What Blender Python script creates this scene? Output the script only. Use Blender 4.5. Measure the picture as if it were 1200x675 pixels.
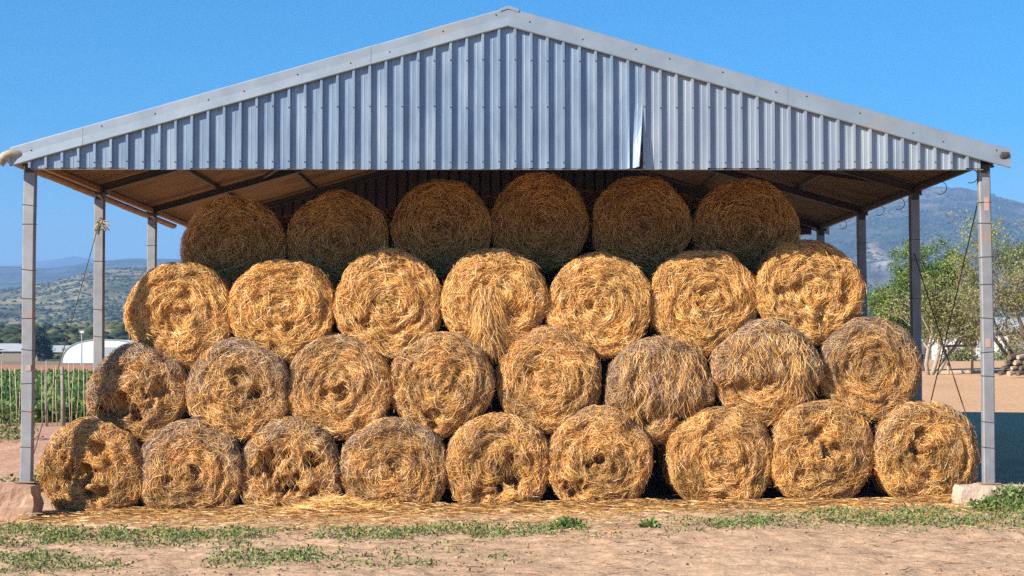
import bpy, math, random
import numpy as np
from mathutils import Vector

for o in list(bpy.data.objects):
    bpy.data.objects.remove(o)
SC = bpy.context.scene
COL = SC.collection
R_ = math.radians
rng = np.random.default_rng(7)
random.seed(7)

# ------------------------------------------------------------------ camera
FPX = 2000.0                     # focal length in pixels of the 1200 px wide photograph
CAM = Vector((-0.035, -20.0, 1.92))
YAW, PITCH = R_(0.23), R_(2.22)
cd = bpy.data.cameras.new('camera'); cam = bpy.data.objects.new('camera', cd); COL.objects.link(cam)
cam.location = CAM; cam.rotation_euler = (R_(90) + PITCH, 0, -YAW)
cd.sensor_width = 36.0; cd.lens = FPX / 1200 * 36.0
cd.clip_start = 0.1; cd.clip_end = 60000
SC.camera = cam

# ------------------------------------------------------------------ sky, sun, exposure
SUN_AZ, SUN_EL = R_(55), R_(31)          # azimuth: degrees to the left of straight behind the camera
sdir = Vector((-math.sin(SUN_AZ) * math.cos(SUN_EL), -math.cos(SUN_AZ) * math.cos(SUN_EL), math.sin(SUN_EL)))
w = bpy.data.worlds.new('World'); SC.world = w; w.use_nodes = True
nt = w.node_tree; nt.nodes.clear()
sky = nt.nodes.new('ShaderNodeTexSky'); sky.sky_type = 'NISHITA'; sky.sun_disc = False
sky.sun_elevation = SUN_EL
sky.sun_rotation = math.atan2(sdir.x, sdir.y)
sky.altitude = 900; sky.air_density = 1.0; sky.dust_density = 0.15; sky.ozone_density = 3.0
bg = nt.nodes.new('ShaderNodeBackground'); bg.inputs['Strength'].default_value = 0.074
wo = nt.nodes.new('ShaderNodeOutputWorld')
hs = nt.nodes.new('ShaderNodeHueSaturation'); hs.inputs['Saturation'].default_value = 1.8
nt.links.new(sky.outputs[0], hs.inputs['Color']); nt.links.new(hs.outputs[0], bg.inputs['Color']); nt.links.new(bg.outputs[0], wo.inputs['Surface'])
ld = bpy.data.lights.new('sun', 'SUN'); ld.energy = 5.0; ld.angle = R_(0.5); ld.color = (1.0, 0.93, 0.82)
sun = bpy.data.objects.new('sun', ld); COL.objects.link(sun)
sun.rotation_euler = sdir.to_track_quat('Z', 'Y').to_euler()
SC.view_settings.view_transform = 'Standard'; SC.view_settings.look = 'None'
SC.view_settings.exposure = 1.12; SC.view_settings.gamma = 1.0
SC.cycles.max_bounces = 8; SC.cycles.diffuse_bounces = 4; SC.cycles.volume_bounces = 0
SC.cycles.transparent_max_bounces = 8
try:
    SC.cycles.use_denoising = False; SC.cycles.denoiser = 'OPENIMAGEDENOISE'
except Exception:
    pass

# ------------------------------------------------------------------ helpers
_f = Vector((math.sin(YAW) * math.cos(PITCH), math.cos(YAW) * math.cos(PITCH), math.sin(PITCH)))
_r = Vector((math.cos(YAW), -math.sin(YAW), 0)); _u = _r.cross(_f)

def at(px, py, Y):
    """photo pixel -> point on the vertical plane y = Y"""
    d = _f + _r * ((px - 600) / FPX) + _u * ((337.5 - py) / FPX)
    return CAM + d * ((Y - CAM.y) / d.y)

def _hash(ix, iy, iz, seed):
    h = (ix.astype(np.int64) * 374761393 + iy.astype(np.int64) * 668265263 + iz.astype(np.int64) * 2147483647 + seed * 1274126177) & 0xFFFFFFFF
    h = ((h ^ (h >> 13)) * 1274126177) & 0xFFFFFFFF
    h = ((h ^ (h >> 15)) * 2246822519) & 0xFFFFFFFF
    return ((h ^ (h >> 16)) & 0xFFFF) / 65535.0

def vnoise(x, y, z=0.0, seed=0):
    x, y, z = np.broadcast_arrays(np.asarray(x, float), np.asarray(y, float), np.asarray(z, float))
    ix, iy, iz = np.floor(x), np.floor(y), np.floor(z)
    fx, fy, fz = x - ix, y - iy, z - iz
    fx = fx * fx * (3 - 2 * fx); fy = fy * fy * (3 - 2 * fy); fz = fz * fz * (3 - 2 * fz)
    r = 0
    for a in (0, 1):
        for b in (0, 1):
            for c in (0, 1):
                wgt = (fx if a else 1 - fx) * (fy if b else 1 - fy) * (fz if c else 1 - fz)
                r = r + wgt * _hash(ix + a, iy + b, iz + c, seed)
    return r

def fbm(x, y, z=0.0, seed=0, octv=4, gain=0.5):
    r, a, s = 0, 1.0, 0
    for i in range(octv):
        r = r + a * vnoise(np.asarray(x) * 2 ** i, np.asarray(y) * 2 ** i, np.asarray(z) * 2 ** i, seed + i); s += a; a *= gain
    return r / s

def sstep(a, b, x):
    t = np.clip((x - a) / (b - a), 0, 1)
    return t * t * (3 - 2 * t)

class MB:
    """collects shapes of ONE mesh"""
    def __init__(s): s.v = []; s.f = []; s.m = []
    def quadmesh(s, V, F, mi=0):
        n = len(s.v); s.v += [tuple(p) for p in V]; s.f += [tuple(i + n for i in q) for q in F]; s.m += [mi] * len(F)
    def box(s, c, size, rot=None, mi=0, bev=0.0):
        hx, hy, hz = [q / 2 for q in size]
        if bev > 0:
            b = min(bev, hx * .9, hy * .9, hz * .9); V = []
            for sx in (-1, 1):
                for sy in (-1, 1):
                    for sz in (-1, 1):
                        V += [(sx * hx, sy * (hy - b), sz * (hz - b)), (sx * (hx - b), sy * hy, sz * (hz - b)), (sx * (hx - b), sy * (hy - b), sz * hz)]
            F = []
            idx = lambda x, y, z, k: ((x > 0) * 4 + (y > 0) * 2 + (z > 0)) * 3 + k
            for q in (-1, 1):
                F.append([idx(q, -1, -1, 0), idx(q, 1, -1, 0), idx(q, 1, 1, 0), idx(q, -1, 1, 0)][::q])
                F.append([idx(-1, q, -1, 1), idx(-1, q, 1, 1), idx(1, q, 1, 1), idx(1, q, -1, 1)][::q])
                F.append([idx(-1, -1, q, 2), idx(1, -1, q, 2), idx(1, 1, q, 2), idx(-1, 1, q, 2)][::q])
            for a in (-1, 1):
                for b_ in (-1, 1):
                    F.append([idx(a, b_, -1, 0), idx(a, b_, -1, 1), idx(a, b_, 1, 1), idx(a, b_, 1, 0)][::-a * b_])
                    F.append([idx(a, -1, b_, 0), idx(a, 1, b_, 0), idx(a, 1, b_, 2), idx(a, -1, b_, 2)][::-a * b_])
                    F.append([idx(-1, a, b_, 1), idx(1, a, b_, 1), idx(1, a, b_, 2), idx(-1, a, b_, 2)][::a * b_])
            for x in (-1, 1):
                for y in (-1, 1):
                    for z in (-1, 1):
                        F.append([idx(x, y, z, 0), idx(x, y, z, 1), idx(x, y, z, 2)][::x * y * z])
        else:
            V = [(x * hx, y * hy, z * hz) for x in (-1, 1) for y in (-1, 1) for z in (-1, 1)]
            F = [(0, 1, 3, 2), (4, 6, 7, 5), (0, 4, 5, 1), (2, 3, 7, 6), (0, 2, 6, 4), (1, 5, 7, 3)]
        c = Vector(c)
        V = [c + (rot @ Vector(p) if rot else Vector(p)) for p in V]
        s.quadmesh(V, F, mi)
    def bar(s, a, b, wx, wz, mi=0, bev=0.0):
        a, b = Vector(a), Vector(b); d = b - a
        rot = d.to_track_quat('Y', 'Z').to_matrix()
        s.box((a + b) / 2, (wx, d.length, wz), rot, mi, bev)
    def tube(s, pts, rad, n=6, mi=0, cap=True):
        pts = [Vector(p) for p in pts]
        rad = rad if hasattr(rad, '__len__') else [rad] * len(pts)
        V, F = [], []; side = None
        for i, p in enumerate(pts):
            d = (pts[min(i + 1, len(pts) - 1)] - pts[max(i - 1, 0)]).normalized()
            if side is None:
                side = d.cross(Vector((0, 0, 1)) if abs(d.z) < .9 else Vector((1, 0, 0))).normalized()
            side = (side - d * side.dot(d)).normalized(); up = d.cross(side)
            for k in range(n):
                a = 2 * math.pi * k / n
                V.append(p + (side * math.cos(a) + up * math.sin(a)) * rad[i])
        for i in range(len(pts) - 1):
            for k in range(n):
                F.append((i * n + k, i * n + (k + 1) % n, (i + 1) * n + (k + 1) % n, (i + 1) * n + k))
        if cap:
            F.append(tuple(range(n))[::-1]); F.append(tuple((len(pts) - 1) * n + k for k in range(n)))
        s.quadmesh(V, F, mi)
    def build(s, name, mats, parent=None, smooth=False, loc=None):
        me = bpy.data.meshes.new(name); me.from_pydata(s.v, [], s.f)
        mats = mats if isinstance(mats, (list, tuple)) else [mats]
        for m in mats: me.materials.append(m)
        if len(mats) > 1: me.polygons.foreach_set('material_index', s.m)
        if smooth: me.polygons.foreach_set('use_smooth', [True] * len(me.polygons))
        me.update()
        return link(name, me, parent)

def link(name, me, parent=None):
    o = bpy.data.objects.new(name, me); COL.objects.link(o)
    if parent is not None:
        o.parent = parent
        o.location = -Vector(parent.location) if parent.location.length and not parent.get('local') else (0, 0, 0)
    return o

def npmesh(name, V, Q, mat, cols=None, parent=None, smooth=False):
    """numpy quads / tris -> mesh object"""
    me = bpy.data.meshes.new(name)
    V = np.ascontiguousarray(V, dtype=np.float32).reshape(-1, 3); Q = np.ascontiguousarray(Q, dtype=np.int32)
    n, k = Q.shape
    me.vertices.add(len(V)); me.vertices.foreach_set('co', V.ravel())
    me.loops.add(n * k); me.loops.foreach_set('vertex_index', Q.ravel())
    me.polygons.add(n); me.polygons.foreach_set('loop_start', np.arange(0, n * k, k, dtype=np.int32))
    if cols is not None:
        c4 = np.ones((len(V), 4), np.float32); c4[:, :3] = cols
        at_ = me.attributes.new('col', 'FLOAT_COLOR', 'POINT'); at_.data.foreach_set('color', c4.ravel())
    me.materials.append(mat)
    if smooth: me.polygons.foreach_set('use_smooth', np.ones(n, dtype=bool))
    me.update(calc_edges=True); me.validate()
    return link(name, me, parent)

def tag(o, label=None, cat=None, group=None, kind=None):
    if label: o['label'] = label
    if cat: o['category'] = cat
    if group: o['group'] = group
    if kind: o['kind'] = kind
    return o

def thing(name, loc, label, cat, group=None):
    o = bpy.data.objects.new(name, None); COL.objects.link(o); o.location = loc
    o.empty_display_size = 0.2
    return tag(o, label, cat, group)

# ------------------------------------------------------------------ materials
def mat(name, c1, c2=None, scale=4.0, rough=0.8, metal=0.0, bump=0.0, bscale=30.0, attr=False, c3=None, c3_scale=1.5, c3_lo=.55, c3_hi=.7, spec=0.3, stretch=None, detail=6.0):
    m = bpy.data.materials.new(name); m.use_nodes = True
    t = m.node_tree; b = t.nodes['Principled BSDF']
    b.inputs['Roughness'].default_value = rough; b.inputs['Metallic'].default_value = metal
    b.inputs['Specular IOR Level'].default_value = spec
    co = t.nodes.new('ShaderNodeTexCoord'); vec = co.outputs['Object']
    if stretch:
        mp = t.nodes.new('ShaderNodeMapping'); mp.inputs['Scale'].default_value = stretch
        t.links.new(vec, mp.inputs['Vector']); vec = mp.outputs['Vector']
    def noise(sc, det=detail):
        n = t.nodes.new('ShaderNodeTexNoise'); n.inputs['Scale'].default_value = sc; n.inputs['Detail'].default_value = det
        n.inputs['Roughness'].default_value = 0.6
        t.links.new(vec, n.inputs['Vector']); return n
    def ramp(fac, lo, hi):
        r = t.nodes.new('ShaderNodeMapRange'); r.inputs['From Min'].default_value = lo; r.inputs['From Max'].default_value = hi
        t.links.new(fac, r.inputs['Value']); return r.outputs['Result']
    def mix(f, a, bb):
        x = t.nodes.new('ShaderNodeMix'); x.data_type = 'RGBA'
        if f is not None: t.links.new(f, x.inputs['Factor'])
        for s_, v in ((6, a), (7, bb)):
            if isinstance(v, tuple): x.inputs[s_].default_value = (*v, 1)
            else: t.links.new(v, x.inputs[s_])
        return x.outputs[2]
    if attr:
        a = t.nodes.new('ShaderNodeAttribute'); a.attribute_name = 'col'
        col = a.outputs['Color']
    else:
        col = c1
        if c2 is not None: col = mix(ramp(noise(scale).outputs['Fac'], .3, .7), c1, c2)
        if c3 is not None: col = mix(ramp(noise(c3_scale).outputs['Fac'], c3_lo, c3_hi), col, c3)
    if isinstance(col, tuple): b.inputs['Base Color'].default_value = (*col, 1)
    else: t.links.new(col, b.inputs['Base Color'])
    if bump > 0:
        bn = t.nodes.new('ShaderNodeBump'); bn.inputs['Strength'].default_value = 1.0; bn.inputs['Distance'].default_value = bump
        t.links.new(noise(bscale).outputs['Fac'], bn.inputs['Height']); t.links.new(bn.outputs[0], b.inputs['Normal'])
    return m

def leafmat(name):
    m = mat(name, (0, 0, 0), attr=True, rough=0.55, spec=0.25)
    t = m.node_tree; b = t.nodes['Principled BSDF']
    tr = t.nodes.new('ShaderNodeBsdfTranslucent'); mx = t.nodes.new('ShaderNodeMixShader'); mx.inputs[0].default_value = 0.25
    a = [n for n in t.nodes if n.bl_idname == 'ShaderNodeAttribute'][0]
    t.links.new(a.outputs['Color'], tr.inputs['Color'])
    out = t.nodes['Material Output']
    t.links.new(b.outputs[0], mx.inputs[1]); t.links.new(tr.outputs[0], mx.inputs[2]); t.links.new(mx.outputs[0], out.inputs['Surface'])
    return m

M = {}
M['ground'] = mat('dirt', (0, 0, 0), attr=True, rough=0.95, bump=0.02, bscale=14, spec=0.1)
M['straw'] = mat('straw', (0, 0, 0), attr=True, rough=0.5, spec=0.35)
M['core'] = mat('packed_hay', (.28, .13, .035), (.10, .042, .012), scale=22, rough=.9, bump=.02, bscale=60, spec=.1)  # darker than the straw: shade between the strands is put into this brown
M['galv2'] = mat('newer_galvanised_sheet', (.34, .39, .44), (.26, .30, .36), scale=6, rough=.45, metal=.45, stretch=(1, 1, .2), c3=(.42, .45, .47), c3_scale=2.0)
M['galv'] = mat('galvanised_sheet', (.285, .365, .45), (.18, .245, .325), scale=6, rough=.45, metal=.45, bump=.002, bscale=9, stretch=(1, 1, .25), c3=(.35, .41, .46), c3_scale=2.2)
M['flash'] = mat('galvanised_flashing', (.34, .39, .43), (.26, .31, .355), scale=3, rough=.45, metal=.4, bump=.002, bscale=7, c3=(.38, .34, .29), c3_scale=1.3, c3_lo=.6, c3_hi=.75)
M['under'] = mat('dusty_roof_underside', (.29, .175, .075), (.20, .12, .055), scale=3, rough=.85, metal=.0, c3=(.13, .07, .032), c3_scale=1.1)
M['post'] = mat('weathered_steel_post', (.30, .305, .315), (.22, .225, .235), scale=6, rough=.6, metal=.25, c3=(.34, .24, .18), c3_scale=2.6, c3_lo=.58, c3_hi=.75)
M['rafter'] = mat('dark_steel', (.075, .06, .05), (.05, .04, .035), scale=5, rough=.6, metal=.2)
M['rust'] = mat('rusty_gutter', (.27, .15, .07), (.36, .24, .14), scale=4, rough=.75, metal=.1)
M['pipe'] = mat('beige_pipe', (.44, .39, .30), (.30, .25, .18), scale=6, rough=.6)
M['redpaint'] = mat('faded_red_paint', (.44, .23, .17), (.42, .33, .29), scale=20, rough=.7)
M['wire'] = mat('rusty_wire', (.09, .065, .05), rough=.7, metal=.3)
M['concrete'] = mat('weathered_concrete', (.62, .47, .36), (.48, .33, .24), scale=7, rough=.95, bump=.02, bscale=16, c3=(.55, .47, .38), c3_scale=4)
M['brick_concrete'] = mat('reddish_concrete', (.50, .32, .22), (.38, .22, .145), scale=6, rough=.95, bump=.02, bscale=14, c3=(.55, .42, .33), c3_scale=3.4)
M['leaf'] = leafmat('leaf')
M['bark'] = mat('pale_bark', (.42, .35, .28), (.28, .22, .17), scale=9, rough=.9, bump=.01, bscale=20)
M['barkd'] = mat('dark_bark', (.16, .12, .09), (.10, .075, .055), scale=9, rough=.9)
M['stake'] = mat('peeled_stick', (.48, .40, .26), (.32, .25, .16), scale=12, rough=.85)
M['wood'] = mat('grey_wood', (.30, .25, .2), (.2, .16, .125), scale=10, rough=.85)
M['white'] = mat('white_sheet', (.72, .73, .75), (.62, .64, .67), scale=1.2, rough=.5)
M['whitewall'] = mat('white_wall', (.66, .66, .63), (.52, .52, .5), scale=1.5, rough=.8)
M['roofgrey'] = mat('grey_roof', (.40, .42, .43), (.32, .34, .35), scale=1, rough=.6)
M['dark'] = mat('dark_opening', (.03, .03, .035), rough=.6)
M['hill'] = mat('hill', (0, 0, 0), attr=True, rough=1.0, spec=0.0)
def _grain(m, scale, lo, hi):
    t = m.node_tree; b = t.nodes['Principled BSDF']; src = b.inputs['Base Color'].links[0].from_socket
    co = t.nodes.new('ShaderNodeTexCoord'); n = t.nodes.new('ShaderNodeTexNoise'); n.inputs['Scale'].default_value = scale
    n.inputs['Detail'].default_value = 8; n.inputs['Roughness'].default_value = .75; t.links.new(co.outputs['Object'], n.inputs['Vector'])
    mr = t.nodes.new('ShaderNodeMapRange'); mr.inputs[1].default_value = .35; mr.inputs[2].default_value = .65; mr.inputs[3].default_value = lo; mr.inputs[4].default_value = hi
    t.links.new(n.outputs['Fac'], mr.inputs[0])
    x = t.nodes.new('ShaderNodeMix'); x.data_type = 'RGBA'; x.blend_type = 'MULTIPLY'; x.inputs['Factor'].default_value = 1
    cmb = t.nodes.new('ShaderNodeCombineColor')
    for k in range(3): t.links.new(mr.outputs[0], cmb.inputs[k])
    t.links.new(src, x.inputs[6]); t.links.new(cmb.outputs[0], x.inputs[7]); t.links.new(x.outputs[2], b.inputs['Base Color'])
_grain(M['hill'], .035, .45, 1.5)
_grain(M['ground'], 9.0, .72, 1.22)
M['pebble'] = mat('pebble', (0, 0, 0), attr=True, rough=.9, spec=.15)

# ------------------------------------------------------------------ ground
def g0(x, y):
    """smooth ground height"""
    x = np.asarray(x, float); y = np.asarray(y, float)
    xs = np.clip(x + 5.6, -6, 30)
    h = 0.016 * xs
    yy = np.maximum(y - 0.8, 0)
    h = h + 0.95 * (1 - np.exp(-yy * 0.045)) * 1.12
    return h

def gz(x, y):
    x = np.asarray(x, float); y = np.asarray(y, float)
    near = np.exp(-np.maximum(0, np.abs(y + 2.5) - 8) / 6) * np.exp(-np.maximum(0, np.abs(x) - 12) / 8)
    fade = sstep(-0.1, -0.9, y) * 0.75 + 0.25
    h = g0(x, y)
    h = h + near * fade * ((fbm(x * .6, y * .8, 0, 3, 3) - .5) * .07 + (fbm(x * 3.2, y * 4.0, 0, 11, 4, .7) - .5) * .075)
    h = h - near * .03 * (np.exp(-((y + 3.55 + .05 * np.sin(x * .9)) / .16) ** 2) + np.exp(-((y + 5.25 + .06 * np.sin(x * .8 + 1)) / .18) ** 2)) * sstep(-3, 1, x)
    # ploughed ridge left of the shed
    h = h + .16 * np.exp(-((y - 9.5) / 1.6) ** 2) * sstep(-6.5, -8, x) * (0.6 + .8 * vnoise(x * .8, y * 1.5, 0, 5))
    return h

def axis(dense_a, dense_b, step, far_a, far_b, g=1.13):
    a = list(np.arange(dense_a, dense_b + 1e-6, step))
    s = step; p = dense_b
    while p < far_b: s *= g; p += s; a.append(p)
    s = step; p = dense_a; pre = []
    while p > far_a: s *= g; p -= s; pre.append(p)
    return np.array(pre[::-1] + a)

def weedmask(x, y):
    """where ground cover grows (0..1)"""
    band = np.exp(-((y + 2.35 - .25 * np.sin(x * .7) - .03 * x) / .50) ** 2)
    n = fbm(x * .9, y * 1.6, 0, 31, 3)
    left = sstep(1.5, -.5, x) * sstep(-6.5, -3.5, x) * .30 + sstep(1.8, 3.4, x) * .16
    m1 = band * sstep(.52 - left, .66 - left * .6, n)
    band2 = np.exp(-((y + 4.6) / .6) ** 2) * sstep(0.5, -2.0, x)
    m2 = band2 * sstep(.48, .62, fbm(x * 1.3, y * 2, 0, 47, 3)) * .9
    band3 = np.exp(-((y + 1.25 + (x - 5.5) * .12) / .36) ** 2) * sstep(2.2, 4.8, x)
    m3 = band3 * sstep(.40, .55, fbm(x * 1.6, y * 2.4, 0, 57, 3))
    left3 = np.exp(-((y + 1.9) / .7) ** 2) * sstep(-4.2, -5.6, x)
    m4 = left3 * sstep(.3, .5, n)
    return np.clip(np.maximum.reduce([m1, m2, m3, m4]), 0, 1)

def build_ground():
    xs = axis(-7.2, 7.2, .05, -6500, 6500, 1.16); ys = axis(-7.0, 0.9, .04, -2100, 9500, 1.12)
    X, Y = np.meshgrid(xs, ys); Z = gz(X, Y)
    far = np.hypot(X, Y)
    Z = Z - np.clip((far - 400) / 1000, 0, 1) * 3
    V = np.stack([X, Y, Z], -1).reshape(-1, 3)
    ny, nx = X.shape; i = np.arange(ny - 1)[:, None] * nx + np.arange(nx - 1)[None]
    Q = np.stack([i, i + 1, i + nx + 1, i + nx], -1).reshape(-1, 4)
    n1 = fbm(X * .5, Y * .9, 0, 71, 4)[..., None]; n2 = fbm(X * 4, Y * 6, 0, 83, 3)[..., None]
    c = (1 - n1) * np.array([.55, .365, .225]) + n1 * np.array([.46, .285, .17])
    c = c * (.80 + .4 * n2)
    # red soil off to the left, orange soil to the right rear
    lf = (sstep(-6.2, -8, X) * sstep(1, 5, Y))[..., None]
    c = c * (1 - lf) + lf * np.array([.50, .29, .19]) * (.75 + .5 * n2)
    rt = (sstep(4, 7, X) * sstep(2, 8, Y))[..., None]
    c = c * (1 - rt) + rt * np.array([.58, .35, .19]) * (.8 + .4 * n1)
    # straw trodden into the earth along the stack
    st = (np.exp(-((Y + .35) / 1.0) ** 2) * sstep(.35, .6, fbm(X * 1.2, Y * 3.0, 0, 91, 3) + .22 * (Y > -.3)) * sstep(6.4, 5.6, np.abs(X)))[..., None]
    c = c * (1 - .75 * st) + .75 * st * np.array([.56, .37, .17]) * (.7 + .6 * n2)
    # scrub plain further out
    pl = sstep(70, 140, far)[..., None]; n3 = fbm(X * .02, Y * .02, 0, 95, 4)[..., None]
    c = c * (1 - pl) + pl * ((1 - n3) * np.array([.16, .15, .08]) + n3 * np.array([.34, .24, .15]))
    o = npmesh('ground', V, Q, M['ground'], c.reshape(-1, 3), smooth=True)
    tag(o, kind='structure')
build_ground()

# ------------------------------------------------------------------ hills
def hill(name, u0, u1, D0, D1, prof, nu, nd, c1, c2, relief, rs, seed):
    u = np.linspace(u0, u1, nu); D = D0 * (D1 / D0) ** np.linspace(0, 1, nd)
    U, DD = np.meshgrid(u, D)
    E = prof(U, DD)
    X = U * DD + CAM.x; Y = DD - 20
    rid = fbm(X / rs, Y / rs, 0, seed, 5, .55); rid = 1 - np.abs(rid * 2 - 1) * 1.6
    env = sstep(D0, D0 * 1.4, DD)
    Z = 1.92 + DD * E + relief * (rid - .4) * env
    V = np.stack([X, Y, Z], -1).reshape(-1, 3)
    i = np.arange(nd - 1)[:, None] * nu + np.arange(nu - 1)[None]
    Q = np.stack([i, i + 1, i + nu + 1, i + nu], -1).reshape(-1, 4)
    n = fbm(X / rs * 3, Y / rs * 3, 0, seed + 9, 4, .6)[..., None]; n2 = fbm(X / rs * 14, Y / rs * 14, 0, seed + 19, 4, .7)[..., None]
    k = sstep(.40, .60, n * .6 + n2 * .4)
    c = (1 - k) * np.array(c1) + k * np.array(c2)
    c = c * (.65 + .7 * n2)
    if name == 'mountain':      # bare scree scar and tan cutting low on the slope
        EE = (Z - 1.92) / DD
        for (pu, py, su, sy, cc) in ((1041, 308, 9, 3, (.75, .68, .6)), (1022, 296, 8, 9, (.38, .27, .2)), (1030, 302, 5, 6, (.42, .31, .24))):
            k2 = np.exp(-((U - (pu - 592) / FPX) * FPX / su) ** 2 - ((EE - (415 - py) / FPX) * FPX / sy) ** 2)[..., None]
            c = c * (1 - k2) + k2 * np.array(cc)
    return npmesh(name, V, Q, M['hill'], c.reshape(-1, 3), smooth=True), (X, Y, Z)

PXU = lambda px: (px - 592) / FPX          # pixel column -> slope sideways
def crest(pts):
    a = np.array(pts, float)
    return lambda U: np.interp(U, PXU(a[:, 0]), (415 - a[:, 1]) / FPX)
cf = crest([(-900, 350), (0, 345), (60, 336), (120, 322), (220, 320), (500, 330), (800, 345), (1000, 360), (1200, 372), (2200, 380)])
foot, FT = hill('foothill', -.8, .8, 230, 2300, lambda U, D: -.0045 + (cf(U) + .0045) * sstep(200, 1700, D) * sstep(3400, 1700, D), 260, 110, (.085, .095, .04), (.25, .21, .115), 12, 260, 201)
cm = crest([(-900, 335), (-300, 325), (0, 319), (60, 321), (110, 312), (160, 306), (230, 305), (500, 300), (800, 310), (1000, 340), (1400, 360), (2200, 370)])
mid, MT = hill('hill_ridge', -.8, .9, 2000, 4800, lambda U, D: -.004 + (cm(U) + .004) * sstep(1800, 3500, D) * sstep(5800, 3600, D), 260, 70, (.045, .06, .04), (.11, .105, .065), 22, 600, 301)
cfr = crest([(-900, 330), (0, 317), (45, 310), (85, 304), (130, 309), (200, 316), (500, 325), (2200, 345)])
farh, _ = hill('far_hill_ridge', -.8, .9, 5200, 8800, lambda U, D: -.003 + (cfr(U) + .003) * sstep(4800, 6800, D) * sstep(10500, 7000, D), 200, 40, (.06, .07, .05), (.12, .11, .08), 25, 1200, 401)
cr = crest([(500, 410), (800, 365), (950, 262), (1010, 246), (1060, 235), (1110, 229), (1145, 231), (1200, 247), (1300, 275), (1500, 310), (2200, 360)])
mtn, RT = hill('mountain', -.05, .9, 700, 4200, lambda U, D: -.004 + (cr(U) + .004) * (.18 * sstep(650, 1300, D) + .82 * sstep(1000, 2900, D)) * sstep(5200, 3000, D), 300, 130, (.05, .06, .04), (.14, .12, .08), 30, 420, 501)
for o in (foot, mid, farh, mtn): tag(o, kind='structure')

def blobs(name, P, S, C, label=None, cat=None):
    """many small bushes as one mesh: squashed irregular lumps"""
    ico_v = []
    t = (1 + 5 ** .5) / 2
    for a in (-1, 1):
        for b in (-t, t): ico_v += [(a, b, 0), (0, a, b), (b, 0, a)]
    ico = np.array(ico_v) / np.hypot(1, t)
    tri = []
    for i in range(12):
        for j in range(i + 1, 12):
            for k in range(j + 1, 12):
                d = [np.linalg.norm(ico[p] - ico[q]) for p, q in ((i, j), (j, k), (i, k))]
                if max(d) < 1.2:
                    n = np.cross(ico[j] - ico[i], ico[k] - ico[i])
                    tri.append((i, j, k) if n @ (ico[i] + ico[j] + ico[k]) > 0 else (i, k, j))
    tri = np.array(tri); N = len(P)
    V = ico[None] * (0.65 + .7 * rng.random((N, 12, 1))) * S[:, None, :]
    V = V + P[:, None, :]
    cc = np.repeat(C[:, None, :], 12, 1) * (.8 + .4 * rng.random((N, 12, 1)))
    T = (tri[None] + 12 * np.arange(N)[:, None, None]).reshape(-1, 3)
    o = npmesh(name, V.reshape(-1, 3), T, M['hill'], cc.reshape(-1, 3))
    return tag(o, label, cat, kind='stuff')

def scatter_on(grid, n, umin, umax, Dmin, Dmax, smin, smax, cols, seed, clump=200.):
    X, Y, Z = grid
    f = X.ravel(); h = (Y.ravel() + 20); u = f / h
    ok = np.where((u > umin) & (u < umax) & (h > Dmin) & (h < Dmax))[0]
    r = np.random.default_rng(seed)
    wgt = h[ok] ** .6 * sstep(.25, .75, fbm(f[ok] / clump, h[ok] / clump, 0, seed, 3)); wgt = wgt / wgt.sum()
    idx = r.choice(ok, n, p=wgt)
    nd, nu = X.shape
    iy = np.clip(idx // nu, 0, nd - 2); ix = np.clip(idx % nu, 0, nu - 2)
    a = r.random((n, 1)); b = r.random((n, 1))
    G = np.stack([X, Y, Z], -1)
    P = (G[iy, ix] * (1 - a) + G[iy, ix + 1] * a) * (1 - b) + (G[iy + 1, ix] * (1 - a) + G[iy + 1, ix + 1] * a) * b
    sz = smin + (smax - smin) * r.random(n) ** 2
    S = np.stack([sz, sz, sz * .6], -1); P[:, 2] += sz * .25
    C = np.array(cols)[r.integers(0, len(cols), n)]
    return P, S, C
GR = [(.045, .06, .025), (.06, .075, .03), (.085, .09, .045), (.035, .05, .025)]
blobs('hillside_scrub', *scatter_on(FT, 12000, -.335, -.17, 240, 1700, .5, 1.9, GR, 5, 25), 'dark bushes dotted over the dry slope at left', 'scrub')
blobs('mountain_scrub', *scatter_on(RT, 11000, .16, .34, 720, 2900, 1.0, 3.4, GR, 6, 40), 'dark bushes dotted over the mountain at right', 'scrub')

# ------------------------------------------------------------------ shed
PX = 5.62                     # half width between posts
ROOF_AP, SLOPE = 5.86, .2845
def roofz(x): return ROOF_AP - SLOPE * abs(x)
YF = -.13                     # plane of the gable sheets
YB = 10.95
shed = thing('hay_shed', (0, 0, 0), 'open-sided steel hay shed with grey corrugated gable over stacked bales', 'shed')
POSTY = (0.0, 3.5, 7.0, 10.5)

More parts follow.
